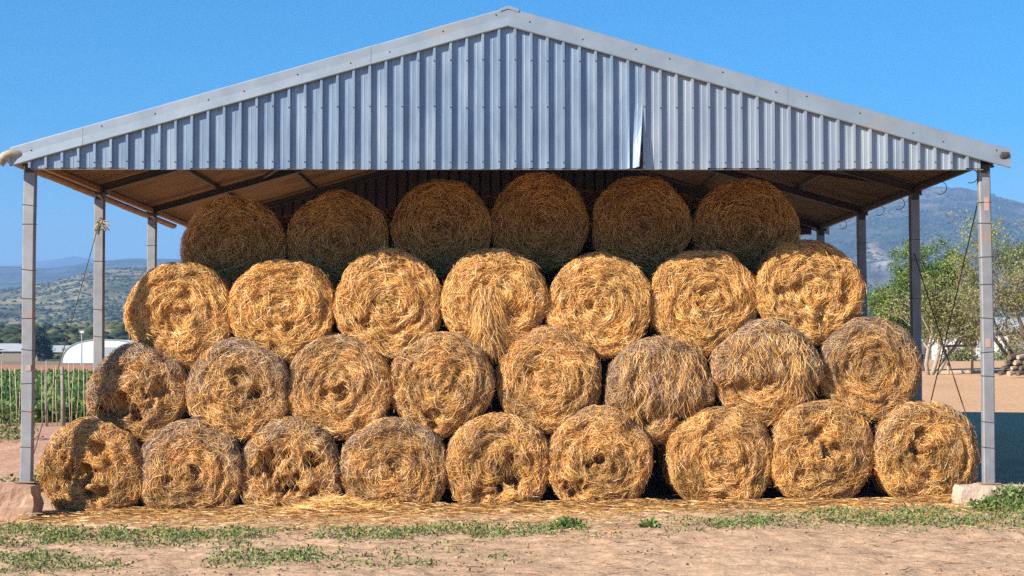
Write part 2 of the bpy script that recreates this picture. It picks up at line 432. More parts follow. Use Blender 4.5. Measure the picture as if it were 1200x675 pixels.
def post(x, y, zb, zt, lean=0.0, wires=(), mats=None):
    b = MB(); ww, dd = .135, .11
    nseg = 8
    for i in range(nseg):       # C-channel built as one skin with faint kinks
        pass
    V, F = [], []
    for i in range(nseg + 1):
        t = i / nseg; z = zb + (zt - zb) * t
        ox = lean * t + .006 * math.sin(5 * t + x); oy = .004 * math.sin(7 * t + y)
        pts = [(-ww / 2, -dd / 2), (ww / 2, -dd / 2), (ww / 2, dd / 2), (-ww / 2, dd / 2)]
        bv = .012; ring = []
        for k, (a, c) in enumerate(pts):
            sx, sy = (1 if a > 0 else -1), (1 if c > 0 else -1)
            q = [(a - sx * bv, c), (a, c - sy * bv)]
            if k in (1, 3): q = q[::1]
            else: q = q[::-1]
            ring += q
        V += [(x + a + ox, y + c + oy, z) for a, c in ring]
    n = 8
    for i in range(nseg):
        for k in range(n): F.append((i * n + k, i * n + (k + 1) % n, (i + 1) * n + (k + 1) % n, (i + 1) * n + k))
    F.append(tuple(range(n))[::-1]); F.append(tuple(nseg * n + k for k in range(n)))
    b.quadmesh(V, F)
    po = b.build('post', M['post'], shed)
    for zz in wires:            # lashings of thin wire round the post
        t = (zz - zb) / (zt - zb); ox = lean * t + .006 * math.sin(5 * t + x); oy = .004 * math.sin(7 * t + y)
        r = MB(); hw, hd = ww / 2 + .004, dd / 2 + .004
        tl = random.uniform(-.02, .02)
        cs = [(-hw, -hd, 0), (hw, -hd, tl), (hw, hd, tl * .5), (-hw, hd, -tl * .3), (-hw, -hd, 0)]
        r.tube([(x + ox + a, y + oy + c, zz + dz) for a, c, dz in cs], .0033, 4)
        r.build('tie_wire', M['wire'], po)
    return po

rl = random.Random(3)
def wz(a, b, n): return [a + (b - a) * (i + rl.uniform(.2, .8)) / n for i in range(n)]
FZ = {(-1, 0): .42, (1, 0): .40}
for s in (-1, 1):
    for k, y in enumerate(POSTY):
        zb = FZ.get((s, k), float(g0(s * PX, y)) - .05)
        lean = {(-1, 0): .015, (1, 0): -.02}.get((s, k), 0) 
        po = post(s * PX, y, zb, roofz(PX) - .135 + (.0), lean, wz(zb + .3, 3.9, 9) if k == 0 else wz(1.2, 3.9, 5))
        cap = MB(); cap.box((s * PX + lean, y, roofz(PX) - .125), (.17, .15, .03), None, 0, .005)
        cap.box((s * PX + lean, y - .062, roofz(PX) - .17), (.10, .008, .09), None, 0, .002)
        cap.build('post_cap', M['rafter'], po)
        if k == 0:
            q = MB(); q.box((s * PX, y, zb + .012), (.24, .20, .014), None, 0, .003); q.build('base_plate', M['rust'], po)
            for zz, hh in (((3.68, .16), (2.05, .10)) if s > 0 else ((1.76, .07),)):
                q = MB(); q.box((s * PX + lean * .9 + .012, y - .0575, zz), (.06, .005, hh), None, 0, .001)
                q.build('paint_mark', M['redpaint'], po)

# concrete footings under the two front posts: rough cast blocks
def footing(cx, cy, z0, z1, lx, ly, seed):
    n = 14; b = MB(); V, F = [], []
    grid = {}
    def vid(i, j, k):
        if (i, j, k) in grid: return grid[(i, j, k)]
        a, c, d = i / n * 2 - 1, j / 6 * 2 - 1, k / 6 * 2 - 1
        nn = float(fbm(a * 3 + 7, c * 2 + 3, d * 3 + 9, seed, 3)) - .5
        rnd = 1 - .035 * max(0, abs(a) + abs(c) + abs(d) - 1.9) ** 1 * 2
        px = cx + a * lx / 2 * rnd * (1 + .10 * nn); py = cy + c * ly / 2 * rnd * (1 + .16 * nn)
        pz = (z0 + z1) / 2 + d * (z1 - z0) / 2 * (rnd if d > 0 else 1) + (nn * .10 if d < 1 else nn * .05) * (1 if abs(a) > .4 else .3)
        grid[(i, j, k)] = len(V); V.append((px, py, pz)); return grid[(i, j, k)]
    for i in range(n):
        for j in range(6):
            F.append((vid(i, j, 6), vid(i + 1, j, 6), vid(i + 1, j + 1, 6), vid(i, j + 1, 6)))
            F.append((vid(i, j, 0), vid(i, j + 1, 0), vid(i + 1, j + 1, 0), vid(i + 1, j, 0)))
        for k in range(6):
            F.append((vid(i, 0, k), vid(i + 1, 0, k), vid(i + 1, 0, k + 1), vid(i, 0, k + 1)))
            F.append((vid(i, 6, k), vid(i, 6, k + 1), vid(i + 1, 6, k + 1), vid(i + 1, 6, k)))
    for j in range(6):
        for k in range(6):
            F.append((vid(0, j, k), vid(0, j, k + 1), vid(0, j + 1, k + 1), vid(0, j + 1, k)))
            F.append((vid(n, j, k), vid(n, j + 1, k), vid(n, j + 1, k + 1), vid(n, j, k + 1)))
    b.quadmesh(V, F)
    o = b.build('footing', M['concrete'] if cx > 0 else M['brick_concrete'], shed)
    o['label'] = 'rough pale concrete block under the right front post' if cx > 0 else 'reddish concrete block under the left front post'
    return o
footing(-5.92, -.02, -.12, .42, .90, .46, 3)
footing(5.66, -.05, -.05, .40, .90, .44, 8)

# gable sheets -------------------------------------------------------------
PITCH_X, RIBH = .1885, .050
prof1 = [(0, 0), (.012, RIBH), (.040, RIBH), (.052, 0), (.085, 0), (.089, .0025), (.096, .0025), (.100, 0), (.135, 0), (.139, .0025), (.146, .0025), (.150, 0)]
XL, NR = -5.60, 59
NSH = 4                        # ribs per sheet
ZB = 4.085
def gable_top(x, drop=.16): return roofz(x) + .10 - drop
def gable(Yp, sgn, peel=True, mt='galv'):
    i = 0
    while i < NR:
        m = min(NSH if i else 2, NR - i)
        pts = []
        for r in range(m):
            for (dx, dy) in prof1: pts.append((XL + (i + r) * PITCH_X + dx, dy))
        xe = XL + (i + m) * PITCH_X
        mt_ = 'galv2' if (mt == 'galv' and i >= 38) else mt
        pts += [(xe, 0), (xe + .010, RIBH * .9)] if i + m < NR else [(xe, 0)]
        if min(gable_top(pts[0][0]), gable_top(pts[-1][0])) < ZB + .02 and False: pass
        nz = 10; V, F = [], []
        zb = ZB + random.uniform(-.012, .008); off = random.uniform(0, .004) + (.0 if (i // NSH) % 2 else .0035)
        pl = peel and abs((XL + (i + m) * PITCH_X) - at(748, 190, Yp).x) < NSH * PITCH_X * .5
        for (x, dy) in pts:
            zt = max(gable_top(x), zb + .004)
            for k in range(nz + 1):
                z = zb + (zt - zb) * k / nz
                y = Yp - sgn * (dy + off) + .006 * (float(vnoise(x * 2.3, z * 1.6, 0, 17)) - .5)
                xx = x
                if pl:
                    q = max(0, (x - (xe - .17)) / .18); h = max(0, 1 - (z - zb) / .80)
                    y -= .095 * q * h ** 1.2; xx = x - .05 * q * q * h ** 1.3
                    z += .02 * q * h
                V.append((xx, y, z))
        for c in range(len(pts) - 1):
            for k in range(nz):
                a = c * (nz + 1) + k
                F.append((a, a + nz + 1, a + nz + 2, a + 1) if sgn > 0 else (a, a + 1, a + nz + 2, a + nz + 1))
        b = MB(); b.quadmesh(V, F); o = b.build('gable_sheet', M[mt_], shed)
        if pl: o['label'] = 'gable sheet with its lower corner peeled outwards'
        # screw heads along two lines
        if sgn > 0:
            s_ = MB()
            for r in range(m):
                xx = XL + (i + r) * PITCH_X + .026
                for zz in (4.16, 4.80, 5.35):
                    if zz < gable_top(xx) - .12 and not (pl and zz < 4.9):
                        s_.box((xx, Yp - RIBH - off - .004, zz + random.uniform(-.01, .01)), (.014, .008, .014), None, 0, .003)
            if s_.v: s_.build('screw', M['rafter'], o)['kind'] = 'stuff'
        i += m
gable(YF, 1)
gable(YB - .08, -1, peel=False, mt='rafter')  # rear sheets take the near-black steel: interior shade painted into their colour
# trim angle along the foot of the gable and a girt behind it
for (yy, sg) in ((YF, 1), (YB - .08, -1)):
    xa = -5.58
    for j in range(4):
        xb = xa + 11.14 / 4
        b = MB(); b.box(((xa + xb) / 2, yy + sg * .035, ZB - .004 - .001 * j), (xb - xa - .004, .07, .006)); b.build('trim_angle', M['flash'], shed); xa = xb
    b = MB(); b.box((0, yy + sg * .06, ZB + .075), (11.0, .05, .10), None, 0, .004); b.build('girt', M['rafter'], shed)
# barge flashings
def flashing(xa, xb, yf, sg, j):
    b = MB(); za, zb_ = roofz(xa) + .115, roofz(xb) + .115
    h0 = .225
    yy = yf - sg * (.062 + .003 * (j % 2)); th = .004; top = .16
    tw = random.uniform(-.001, .001)
    sec = [(0, -h0, .004), (0, -h0 + .012, -.006), (0, -h0 * .5, tw), (0, -.012, 0), (0, 0, .008), (0, .004, top)]
    xs = np.linspace(xa, xb, 9); V, F = [], []
    for x in xs:
        zz = roofz(x) + .115 + .006 * (float(vnoise(x * 1.5, j)) - .5)
        for (_, dz, dy) in sec:
            V.append((x, yy + sg * dy + .0015 * (float(vnoise(x * 3, dz * 8, j)) - .5), zz + dz))
    n = len(sec)
    for i in range(8):
        for k in range(n - 1):
            a = i * n + k
            F.append((a, a + n, a + n + 1, a + 1) if sg * (xb - xa) > 0 else (a, a + 1, a + n + 1, a + n))
    b.quadmesh(V, F); o = b.build('barge_flashing', M['flash'], shed, smooth=False)
    nl = MB()
    for x in np.arange(min(xa, xb) + .25, max(xa, xb) - .1, .62):
        nl.box((x, yy - sg * .003, roofz(x) + .115 - .10 + random.uniform(-.05, .05)), (.016, .010, .016), None, 0, .004)
    if nl.v: nl.build('nail', M['rafter'], o)['kind'] = 'stuff'
joints_r = [0.0] + [at(px, 100, YF).x for px in (762, 922, 1081)] + [5.86]
joints_l = [0.0] + [at(px, 100, YF).x for px in (432, 262, 96)] + [-5.80]
for (yy, sg) in ((YF, 1), (YB - .08, -1)):
    for js in (joints_r, joints_l):
        for j in range(4): flashing(js[j] + (0 if j == 0 else -.03 * (1 if js[1] > 0 else -1)), js[j + 1], yy, sg, j)
    b = MB()    # ridge piece folded over the apex
    V = []
    for x in (-.10, -.02, .02, .12):
        for (dy, dz) in ((-.072, -.03), (-.072, .006), (.12, .008)):
            V.append((x, yy + sg * dy, roofz(x) + .118 + dz + (.008 if abs(x) < .1 else 0)))
    F = []
    for i in range(3):
        for k in range(2): F.append((i * 3 + k, i * 3 + 3 + k, i * 3 + 4 + k, i * 3 + 1 + k))
    b.quadmesh(V, F); b.build('ridge_piece', M['flash'], shed)

# roof sheets ----------------------------------------------------------------
def roofsheet(side, y0, y1, j):
    b = MB(); n = 4; pit = (y1 - y0) / n
    pts = []
    for r in range(n):
        for (d, h) in ((0, 0), (.012, .036), (.04, .036), (.052, 0), (pit * .6, 0)): pts.append((y0 + r * pit + d, h))
    pts.append((y1, 0)); pts.append((y1 + .01, .03))
    xs = [0.03, 1.9, 3.9, 5.84]; V = []
    lift = .002 * (j % 2)
    for lay in (0, 1):
        for x in xs:
            for (y, h) in pts: V.append((side * x, y, roofz(x) + .05 + h + lift + lay * .0012))
    m = len(pts); L = len(xs) * m; F, mi = [], []
    for lay in (0, 1):
        for i in range(len(xs) - 1):
            for k in range(m - 1):
                a = lay * L + i * m + k; q = (a, a + m, a + m + 1, a + 1)
                F.append(q if (lay == 1) == (side > 0) else q[::-1]); mi.append(lay)
    b.v = V; b.f = F; b.m = mi
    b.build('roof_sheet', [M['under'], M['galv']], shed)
NRS = 15; ystep = (YB + .02 - (-.06)) / NRS
for side in (-1, 1):
    for j in range(NRS): roofsheet(side, -.06 + j * ystep, -.06 + (j + 1) * ystep, j)
b = MB()
V = [(sx * .25 if sx else 0, y, roofz(abs(sx) * .25) + .098 + (0.012 if sx == 0 else 0)) for y in (-.06, YB) for sx in (-1, 0, 1)]
b.quadmesh(V, [(0, 1, 4, 3), (1, 2, 5, 4)]); b.build('ridge_cap', M['flash'], shed)
# rafters and purlins
for y in POSTY:
    for s in (-1, 1):
        b = MB()
        y_ = y + (.03 if y == 0 else 0)
        A = Vector((s * 5.72, y_, roofz(5.72) - .06)); B = Vector((s * .02, y_, roofz(.02) - .06))
        b.bar(A, B, .07, .10, 0, .004); b.bar(A + Vector((0, 0, -.049)), B + Vector((0, 0, -.049)), .11, .012)
        b.build('rafter', M['rafter'], shed)
for s in (-1, 1):
    for x in (5.74, 4.6, 3.45, 2.3, 1.15, .18):
        b = MB(); b.box((s * x, (YB - .1) / 2, roofz(x) + .018), (.05, YB - .12, .055), None, 0, .004); b.build('purlin', M['rafter'], shed)
# diagonal wind braces in the roof plane and edge beam
for s, (xa, ya, xb, yb) in ((-1, (2.0, 3.5, 3.9, 7.0)), (1, (5.5, 3.5, 2.2, 7.0))):
    b = MB(); b.bar((s * xa, ya, roofz(xa) - .04), (s * xb, yb, roofz(xb) - .045), .05, .05); b.build('wind_brace', M['rafter'], shed)
for s in (-1, 1):
    b = MB(); b.box((s * PX, 5.25, roofz(PX) - .075), (.06, 10.4, .07), None, 0, .004); b.build('edge_beam', M['rust'] if s < 0 else M['rafter'], shed)
# left gutter: half pipe in pieces
yy = -.05
for j, ln in enumerate((.30, 1.5, 1.45, 1.5, 1.45, 1.5, 1.4, 1.0)):
    V, F = [], []; r = .066 + .004 * (j % 2); cx, cz = -5.90, roofz(5.84) + .045 - .005 * j
    for (y, dz) in ((yy, 0), (yy + ln + .05, -.006)):
        for k in range(9):
            a = math.pi + math.pi * k / 8
            V.append((cx + r * math.cos(a), y, cz + dz + r * math.sin(a)))
        for k in range(9):
            a = math.pi + math.pi * (8 - k) / 8
            V.append((cx + (r - .004) * math.cos(a), y, cz + dz + (r - .004) * math.sin(a)))
    for k in range(18): F.append((k, (k + 1) % 18, 18 + (k + 1) % 18, 18 + k))
    b = MB(); b.quadmesh(V, F); b.build('gutter', M['flash'] if j == 0 else M['rust'], shed, smooth=True); yy += ln
# downpipe elbow at the front left corner
b = MB(); c = at(16, 183, -.20)
b.tube([c + Vector(p) for p in ((.16, .10, -.02), (.06, .03, .03), (-.03, 0, .035), (-.10, -.02, .0), (-.15, -.03, -.07))], [.04, .045, .048, .05, .05], 12)
b.tube([c + Vector(p) for p in ((-.13, -.025, -.045), (-.16, -.032, -.09))], .062, 12)
b.build('gutter_elbow', M['pipe'], shed, smooth=True)
b = MB(); c = at(1176, 184, -.18)
b.tube([c + Vector(p) for p in ((-.05, .06, -.02), (.0, 0, .02), (.06, -.02, .03))], [.06, .05, .03], 8); b.build('gutter_end', M['rafter'], shed)
# loose gutter hooks along the right eave
for y, rr in ((1.1, .08), (2.6, .08), (5.0, .08), (6.3, .07), (7.7, .07), (9.2, .07)):
    b = MB(); a0 = random.uniform(-.2, .3)
    b.tube([(5.80 + rr * .3 + rr * math.sin(a0 + t) - .06, y + .02 * t, roofz(5.8) + .02 - rr + rr * math.cos(a0 + t) - .02) for t in np.linspace(-.3, 3.6, 12)], .0055, 5)
    b.build('gutter_hook', M['wire'], shed)
# wire cross bracing between the front and second posts
def wire(a, bb, sag=.02, r=.0075):
    a, bb = Vector(a), Vector(bb); b = MB()
    b.tube([a.lerp(bb, t) + Vector((0, 0, -sag * 4 * t * (1 - t))) for t in np.linspace(0, 1, 9)], r, 5)
    return b.build('brace_wire', M['wire'], shed)
wire((5.60, .06, 3.95), (5.60, 3.44, .45)); wire((5.60, 3.44, 3.3), (5.63, .10, .45))
wire((-5.60, 3.44, 3.8), (-5.62, .10, .55), r=.006)
b = MB(); c = at(116, 262, 3.43)      # knot of frayed rope on the second left post
for k in range(14):
    d = Vector((random.uniform(-.1, .16), random.uniform(-.06, .02), random.uniform(-.12, .06)))
    b.tube([c, c + d * .5 + Vector((0, 0, .02)), c + d], .008, 4)
b.build('rope_knot', M['stake'], shed)

# ------------------------------------------------------------------ hay bales
PAL = np.array([(.83, .445, .115), (.94, .57, .19), (.70, .33, .065), (.97, .70, .33), (.36, .145, .033), (.19, .072, .017)])
GREY = np.array([(.42, .285, .18), (.52, .37, .245), (.25, .15, .085), (.60, .44, .29), (.16, .09, .05)])

class Bale:
    def __init__(s, cx, cz, yf, R, L=1.22, seed=0, grey=0., mess=.4, cav=(), nb=(), flat=None, thatch=None, clump=None, aged=False):
        s.aged = aged; s.cx, s.cz, s.yf, s.R, s.L, s.seed = cx, cz, yf, R, L, seed
        s.grey, s.mess, s.cav, s.thatch, s.clump = grey * .8, mess, cav, thatch, clump
        s.c = .055 + .045 * float(_hash(np.array(seed), np.array(3), np.array(5), 1)); s.s1 = R - s.c; s.s2 = s.s1 + s.c * math.pi / 2
        th = np.linspace(-math.pi, math.pi, 361); s.th = th
        rr = R * (1 + .055 * (fbm(np.cos(th) * 1.2 + 5, np.sin(th) * 1.2 + 5, seed * 1.7, 5, 3) - .5) * 2)
        for (dx, dz, p) in nb:                  # flat contact with a neighbour
            phi = math.atan2(dz, dx); c = np.cos(th - phi)
            lim = np.where(c > .2, p / np.maximum(c, .2), 9)
            rr = np.minimum(rr, lim)
        if flat is not None:
            c = -np.sin(th); rr = np.minimum(rr, np.where(c > .2, flat / np.maximum(c, .2), 9))
        k = np.array([1, 2, 3, 4, 3, 2, 1.]); k /= k.sum()
        s.rr = np.convolve(np.concatenate([rr[-4:-1], rr, rr[1:4]]), k, 'valid')
    def surf(s, t, th):
        R, c = s.R, s.c
        th = (th + math.pi) % (2 * math.pi) - math.pi
        ph = np.clip((t - s.s1) / c, 0, math.pi / 2)
        rad = np.where(t < s.s1, np.abs(t), s.s1 + c * np.sin(ph))
        y = np.where(t < s.s1, 0, c * (1 - np.cos(ph))) + np.maximum(t - s.s2, 0)
        nr, ny = np.sin(ph), -np.cos(ph)
        sc = np.interp(th, s.th, s.rr) / R
        ct, st = np.cos(th), np.sin(th)
        x = rad * sc * ct; z = rad * sc * st
        d = .050 * (fbm(x * 11, z * 11, y * 11, s.seed + 5, 2) - .5) + .070 * (vnoise(rad * 17, ct * 2.2, st * 2.2, s.seed) - .5) * sstep(.02, .2, rad) + (.05 + .08 * s.mess) * (fbm(x * 3.2, z * 3.2, y * 2, s.seed + 3, 3) - .5)
        d = d * np.where(ny < -.5, 1, .55)
        d = d + .05 * (1 - (rad / R) ** 2) * (-ny)
        for (qx, qz, qr, qd) in s.cav:
            dist = np.hypot(x / R - qx, z / R - qz) / qr
            val = fbm(x * 7, z * 7, 0, s.seed + 7, 3, .65) + .45 * (1 - dist) - .50
            d = d - qd * sstep(.0, .22, val) * sstep(1.7, 1.2, dist) * (-ny)
        if s.thatch:
            zl, dep = s.thatch
            edge = zl * R + .10 * (vnoise(x * 8, 0, 0, s.seed + 8) - .5)
            d = d + dep * sstep(edge - .03, edge + .08, z) * (-ny) - dep * .6 * (1 - sstep(edge - .05, edge + .02, z)) * (-ny)
        P = np.stack([x + d * nr * ct, y + d * ny, z + d * nr * st], -1)
        N = np.stack([nr * ct, ny, nr * st], -1)
        return P, N, rad
    def core(s, nr=34, nth=80):
        tt = np.concatenate([np.linspace(.004, s.s1, nr), np.linspace(s.s1, s.s2, 6)[1:], np.linspace(s.s2, s.s2 + s.L - .1, 9)[1:]])
        th = np.linspace(-math.pi, math.pi, nth, endpoint=False)
        T, TH = np.meshgrid(tt, th, indexing='ij')
        P, N, _ = s.surf(T, TH)
        P = P - N * .012
        V = P.reshape(-1, 3); n, m = T.shape
        i = np.arange(n - 1)[:, None] * m; k = np.arange(m)[None]; k2 = (k + 1) % m
        Q = np.stack([i + k, i + m + k, i + m + k2, i + k2], -1).reshape(-1, 4)
        # closed back
        last = V[-m:]; back = last * np.array([.86, 1, .86]) + np.array([0, .07, 0]); back2 = last * np.array([.02, 1, .02]) + np.array([0, .08, 0])
        b0 = len(V); V = np.concatenate([V, back, back2]); k = np.arange(m); k2 = (k + 1) % m
        Q = np.concatenate([Q, np.stack([b0 - m + k, b0 + k, b0 + k2, b0 - m + k2], -1), np.stack([b0 + k, b0 + m + k, b0 + m + k2, b0 + k2], -1)])
        return V, Q[:, ::-1]
    def strands(s, nface, nside, r):
        R = s.R; n = nface + nside
        t = np.empty(n)
        t[:nface] = (s.s2 + .02) * np.sqrt(r.random(nface)); 
        t[nface:] = s.s1 + .03 + (s.L * .75) * r.random(nside) ** 1.6
        th = r.uniform(-math.pi, math.pi, n)
        al = r.normal(0, .30 + .55 * s.mess, n); al = np.where(r.random(n) < .16, r.uniform(-1.6, 1.6, n), al)
        al = al + np.where(r.random(n) < .5, 0, math.pi)
        ln = r.uniform(.05, .20, n) * np.where(r.random(n) < .12, 1.5, 1.0)
        ln = np.minimum(ln, .05 + 1.4 * np.where(t < s.s1, t, R))
        k = np.array([-.5, -.17, .17, .5])[None]
        S = ln[:, None] * k
        _, _, rad0 = s.surf(t, th)
        tk = t[:, None] + S * np.sin(al)[:, None]
        tk = np.clip(tk, .01, s.s2 + s.L - .12)
        thk = th[:, None] + S * np.cos(al)[:, None] / np.maximum(rad0, .13)[:, None]
        P, N, rad = s.surf(tk, thk)
        base = r.random(n) ** 2 * (.022 + .02 * s.mess); curl = r.normal(0, .006, n); fly = r.random(n) < .045
        curl = np.where(fly, r.uniform(.02, .07, n), curl)
        ends = np.where(r.random((n, 1)) < .5, k + .5, .5 - k)
        lift = base[:, None] + curl[:, None] * ends ** 2 + .004 * r.normal(size=(n, 4))
        P = P + N * lift[..., None]
        P[..., 2] -= np.where(fly[:, None], .35 * lift, 0)
        P = P + r.normal(0, .004, P.shape)
        G = s.grade(P[:, 1], N[:, 1], r)
        return P, N[:, 1:2].repeat(4, 1), G
    def grade(s, P, N, r):
        n = len(P); x, y, z = P.T
        col = PAL[r.choice(len(PAL), n, p=[.27, .22, .17, .14, .11, .09])]
        pn = fbm(x * 4, z * 4, y * 3, s.seed + 21, 3)
        col = col * (.72 + .56 * pn)[:, None]
        if s.aged: col = col * np.array([.98, .945, .92]) * (1 - .30 * sstep(.52, .68, fbm(x * 3, z * 3, y, s.seed + 44, 2)))[:, None]
        rim = np.hypot(x, z) / s.R
        top = np.clip(z / s.R, -1, 1)
        gk = s.grey * (sstep(.45, 1.0, rim) * sstep(-.6, .6, top) * 1.1 + .35) * sstep(.30, .62, fbm(x * 5, z * 5, y * 4, s.seed + 33, 3) + .12)
        gk = gk + s.grey * sstep(.12, .4, y) * .8
        if s.thatch: gk = np.maximum(gk, .6 * sstep(s.thatch[0] * s.R - .02, s.thatch[0] * s.R + .1, z))
        pick = r.random(n) < np.clip(gk, 0, .95)
        gcol = GREY[r.integers(0, len(GREY), n)] * (.8 + .4 * r.random((n, 1)))
        return np.where(pick[:, None], gcol, col)
    def hang(s, specs, r):
        """tufts hanging down over the face; each spec: x0,x1,z0 (units of R), length, count, grey"""
        PP, NN, CC = [], [], []
        for (x0, x1, z0, z1, l0, l1, n, gk, out) in specs:
            x = r.uniform(x0, x1, n) * s.R; z = r.uniform(z0, z1, n) * s.R; ln = r.uniform(l0, l1, n)
            k = np.array([0, .33, .66, 1.])[None]
            sx = r.normal(0, .28, n)[:, None]
            X = x[:, None] + sx * ln[:, None] * k + .025 * np.sin(k * 5 + r.random((n, 1)) * 6)
            Z = z[:, None] - ln[:, None] * k
            th = np.arctan2(Z, X); t = np.minimum(np.hypot(X, Z), s.s2)
            Pb, _, _ = s.surf(t, th)
            th0 = r.random((n, 1)) ** .7 * out
            Y = np.minimum(Pb[..., 1], Pb[:, :1, 1] + .06) - th0 * np.sin(np.clip(k * 2.2 + .35, 0, 2.6)) - .01
            P = np.stack([X, Y, Z], -1)
            N = np.zeros_like(P); N[..., 1] = -1
            c = PAL[r.choice(len(PAL), n, p=[.32, .26, .16, .16, .06, .04])] * r.uniform(.75, 1.15, (n, 1))
            g = GREY[r.integers(0, len(GREY), n)] * r.uniform(.8, 1.2, (n, 1))
            PP.append(P); NN.append(N); CC.append(np.where((r.random(n) < gk)[:, None], g, c))
        return np.concatenate(PP), np.concatenate(NN), np.concatenate(CC)

def ribbons(P, N, C, r, wmin=.0026, wmax=.0058):
    """polylines of 4 points -> flat straws"""
    n = len(P)
    D = np.gradient(P, axis=1); D /= np.maximum(np.linalg.norm(D, axis=-1, keepdims=True), 1e-9)
    Wd = np.cross(D, N); Wd /= np.maximum(np.linalg.norm(Wd, axis=-1, keepdims=True), 1e-9)
    roll = r.normal(0, .95, (n, 1, 1)); Nn = np.cross(Wd, D)
    Wd = Wd * np.cos(roll) + Nn * np.sin(roll)
    wd = r.uniform(wmin, wmax, (n, 1, 1)) * np.array([.55, 1, .95, .4])[None, :, None] * .5
    V = np.stack([P - Wd * wd, P + Wd * wd], 2)           # n,4,2,3
    i = (np.arange(n) * 8)[:, None] + np.array([0, 2, 4])[None]
    Q = np.stack([i, i + 1, i + 3, i + 2], -1).reshape(-1, 4)
    return V.reshape(-1, 3), Q, np.repeat(C, 8, 0)

# photo measurements: centre column, top row, width in pixels; then how each bale looks
ROWS = [
 [(107, 491, 122, .25, .9, [(-.22, -.12, .30, .22), (.25, -.35, .25, .12), (.2, .35, .2, .10)], 'with a ragged face and dark hollow, leftmost of the bottom row'),
  (221, 493, 122, .75, .5, [(.12, .05, .12, .10), (-.35, -.1, .15, .08)], 'with greyish frayed rim, second from left in the bottom row'),
  (340, 494, 120, .65, .9, [(-.42, .12, .36, .30), (-.05, -.18, .30, .32), (.42, .30, .20, .28), (.42, -.35, .15, .2)], 'with deep holes torn in it, third from left, bottom row'),
  (462, 489, 124, .60, .45, [(.05, .2, .2, .05)], 'with an intact greyish-gold face, fourth from left in the bottom row'),
  (584, 485, 122, .30, .6, [(.30, -.15, .34, .30), (-.3, -.55, .2, .1)], 'with a dark gash right of centre, middle of the bottom row'),
  (702, 480, 121, .30, .55, [(-.20, -.05, .13, .26), (-.42, -.50, .20, .20), (-.02, .1, .12, .14)], 'with dark pockets, left of the dark gap in the bottom row'),
  (845, 477, 124, .15, .3, [], 'with tidy coils, right of the dark gap in the bottom row'),
  (965, 472, 121, .20, .8, [(.15, .05, .22, .10), (-.2, .4, .2, .10), (-.45, -.45, .2, .08)], 'with lumpy tangled face, second from the right in the bottom row'),
  (1087, 470, 124, .40, .6, [(-.32, .15, .16, .16), (-.05, .4, .15, .12)], 'with a grey crown, rightmost of the bottom row by concrete block')],
 [(160, 405, 116, .95, .8, [(-.35, -.30, .38, .24), (.45, .15, .28, .16)], 'grey and weathered with a hollow, leftmost of the second row'),
  (278, 398, 119, .80, .6, [(.35, -.10, .16, .2), (0, .3, .25, .08)], 'grey-brown with a dark spot, second from left in second row'),
  (396, 392, 122, .55, .3, [(.15, -.20, .22, .10), (-.25, -.1, .15, .08)], 'with neatly coiled rings, third from left in the second row'),
  (517, 389, 122, .45, .5, [(-.10, -.65, .2, .16), (.35, .2, .2, .08)], 'with mixed grey and gold straw, fourth from left in the second row'),
  (643, 383, 123, .35, .4, [(-.35, .1, .14, .10)], 'with rounded golden face, fourth from the right in the second row'),
  (772, 397, 122, .70, .6, [(-.35, -.45, .22, .2), (.45, -.40, .2, .18)], 'with grey thatch sagging over it, above the dark bottom-row gap'),
  (898, 376, 123, .70, .5, [], 'with grey thatch above bare gold, second from right, second row'),
  (1020, 371, 121, .75, .25, [], 'with tidy greyish coiled face, rightmost of the second row')],
 [(210, 307, 125, .10, .6, [(-.02, -.05, .30, .10), (.15, .35, .15, .06)], 'bright gold with shallow swirl, leftmost of the third row'),
  (330, 302, 123, .05, .5, [(.2, -.35, .12, .10)], 'bright gold with even straw, second from left, third row'),
  (456, 294, 126, .10, .4, [(-.45, -.30, .17, .16)], 'bright gold with a dark pit at lower left, third row'),
  (580, 292, 122, .10, .5, [(.35, -.2, .18, .08)], 'bright gold with a hank of straw hanging down, third row'),
  (703, 297, 124, .08, .35, [(-.15, 0, .10, .08)], 'bright gold and round, third from the right in the third row'),
  (825, 293, 126, .08, .3, [(.05, .2, .15, .05)], 'bright gold with pale core streak, second from right in the third row'),
  (950, 280, 124, .10, .4, [(.05, -.05, .6, .05)], 'bright gold, set highest, rightmost of the sunlit third row')],
 [(272, 230, 122, 0, .35, [], 'in shade under the roof, leftmost of the top row'),
  (396, 224, 118, 0, .3, [], 'in shade under the roof, second from left in the top row'),
  (517, 210, 115, 0, .3, [], 'in shade under the roof, third from left in the top row'),
  (634, 204, 114, 0, .35, [], 'in shade under the roof, third from the right in the top row'),
  (753, 207, 116, 0, .3, [], 'in shade under the roof, second from right in the top row'),
  (875, 209, 122, 0, .3, [], 'in shade under the roof, rightmost of the top row')]]
YROW = [.42, .60, .78, 2.02]
rs = random.Random(11)
specs = []
for r_i, row in enumerate(ROWS):
    for c_i, (px, top, wd, grey, mess, cav, lab) in enumerate(row):
        yf = YROW[r_i] + rs.uniform(-.05, .05) + (.06 * (px - 100) / 1000)
        D = at(px, top, yf).y - CAM.y
        R = wd / 2 / FPX * D * .985
        c = at(px, top + wd / 2, yf)
        specs.append(dict(x=c.x, z=c.z, y=yf, R=R, row=r_i, col=c_i, grey=grey, mess=mess, cav=cav, lab=lab))

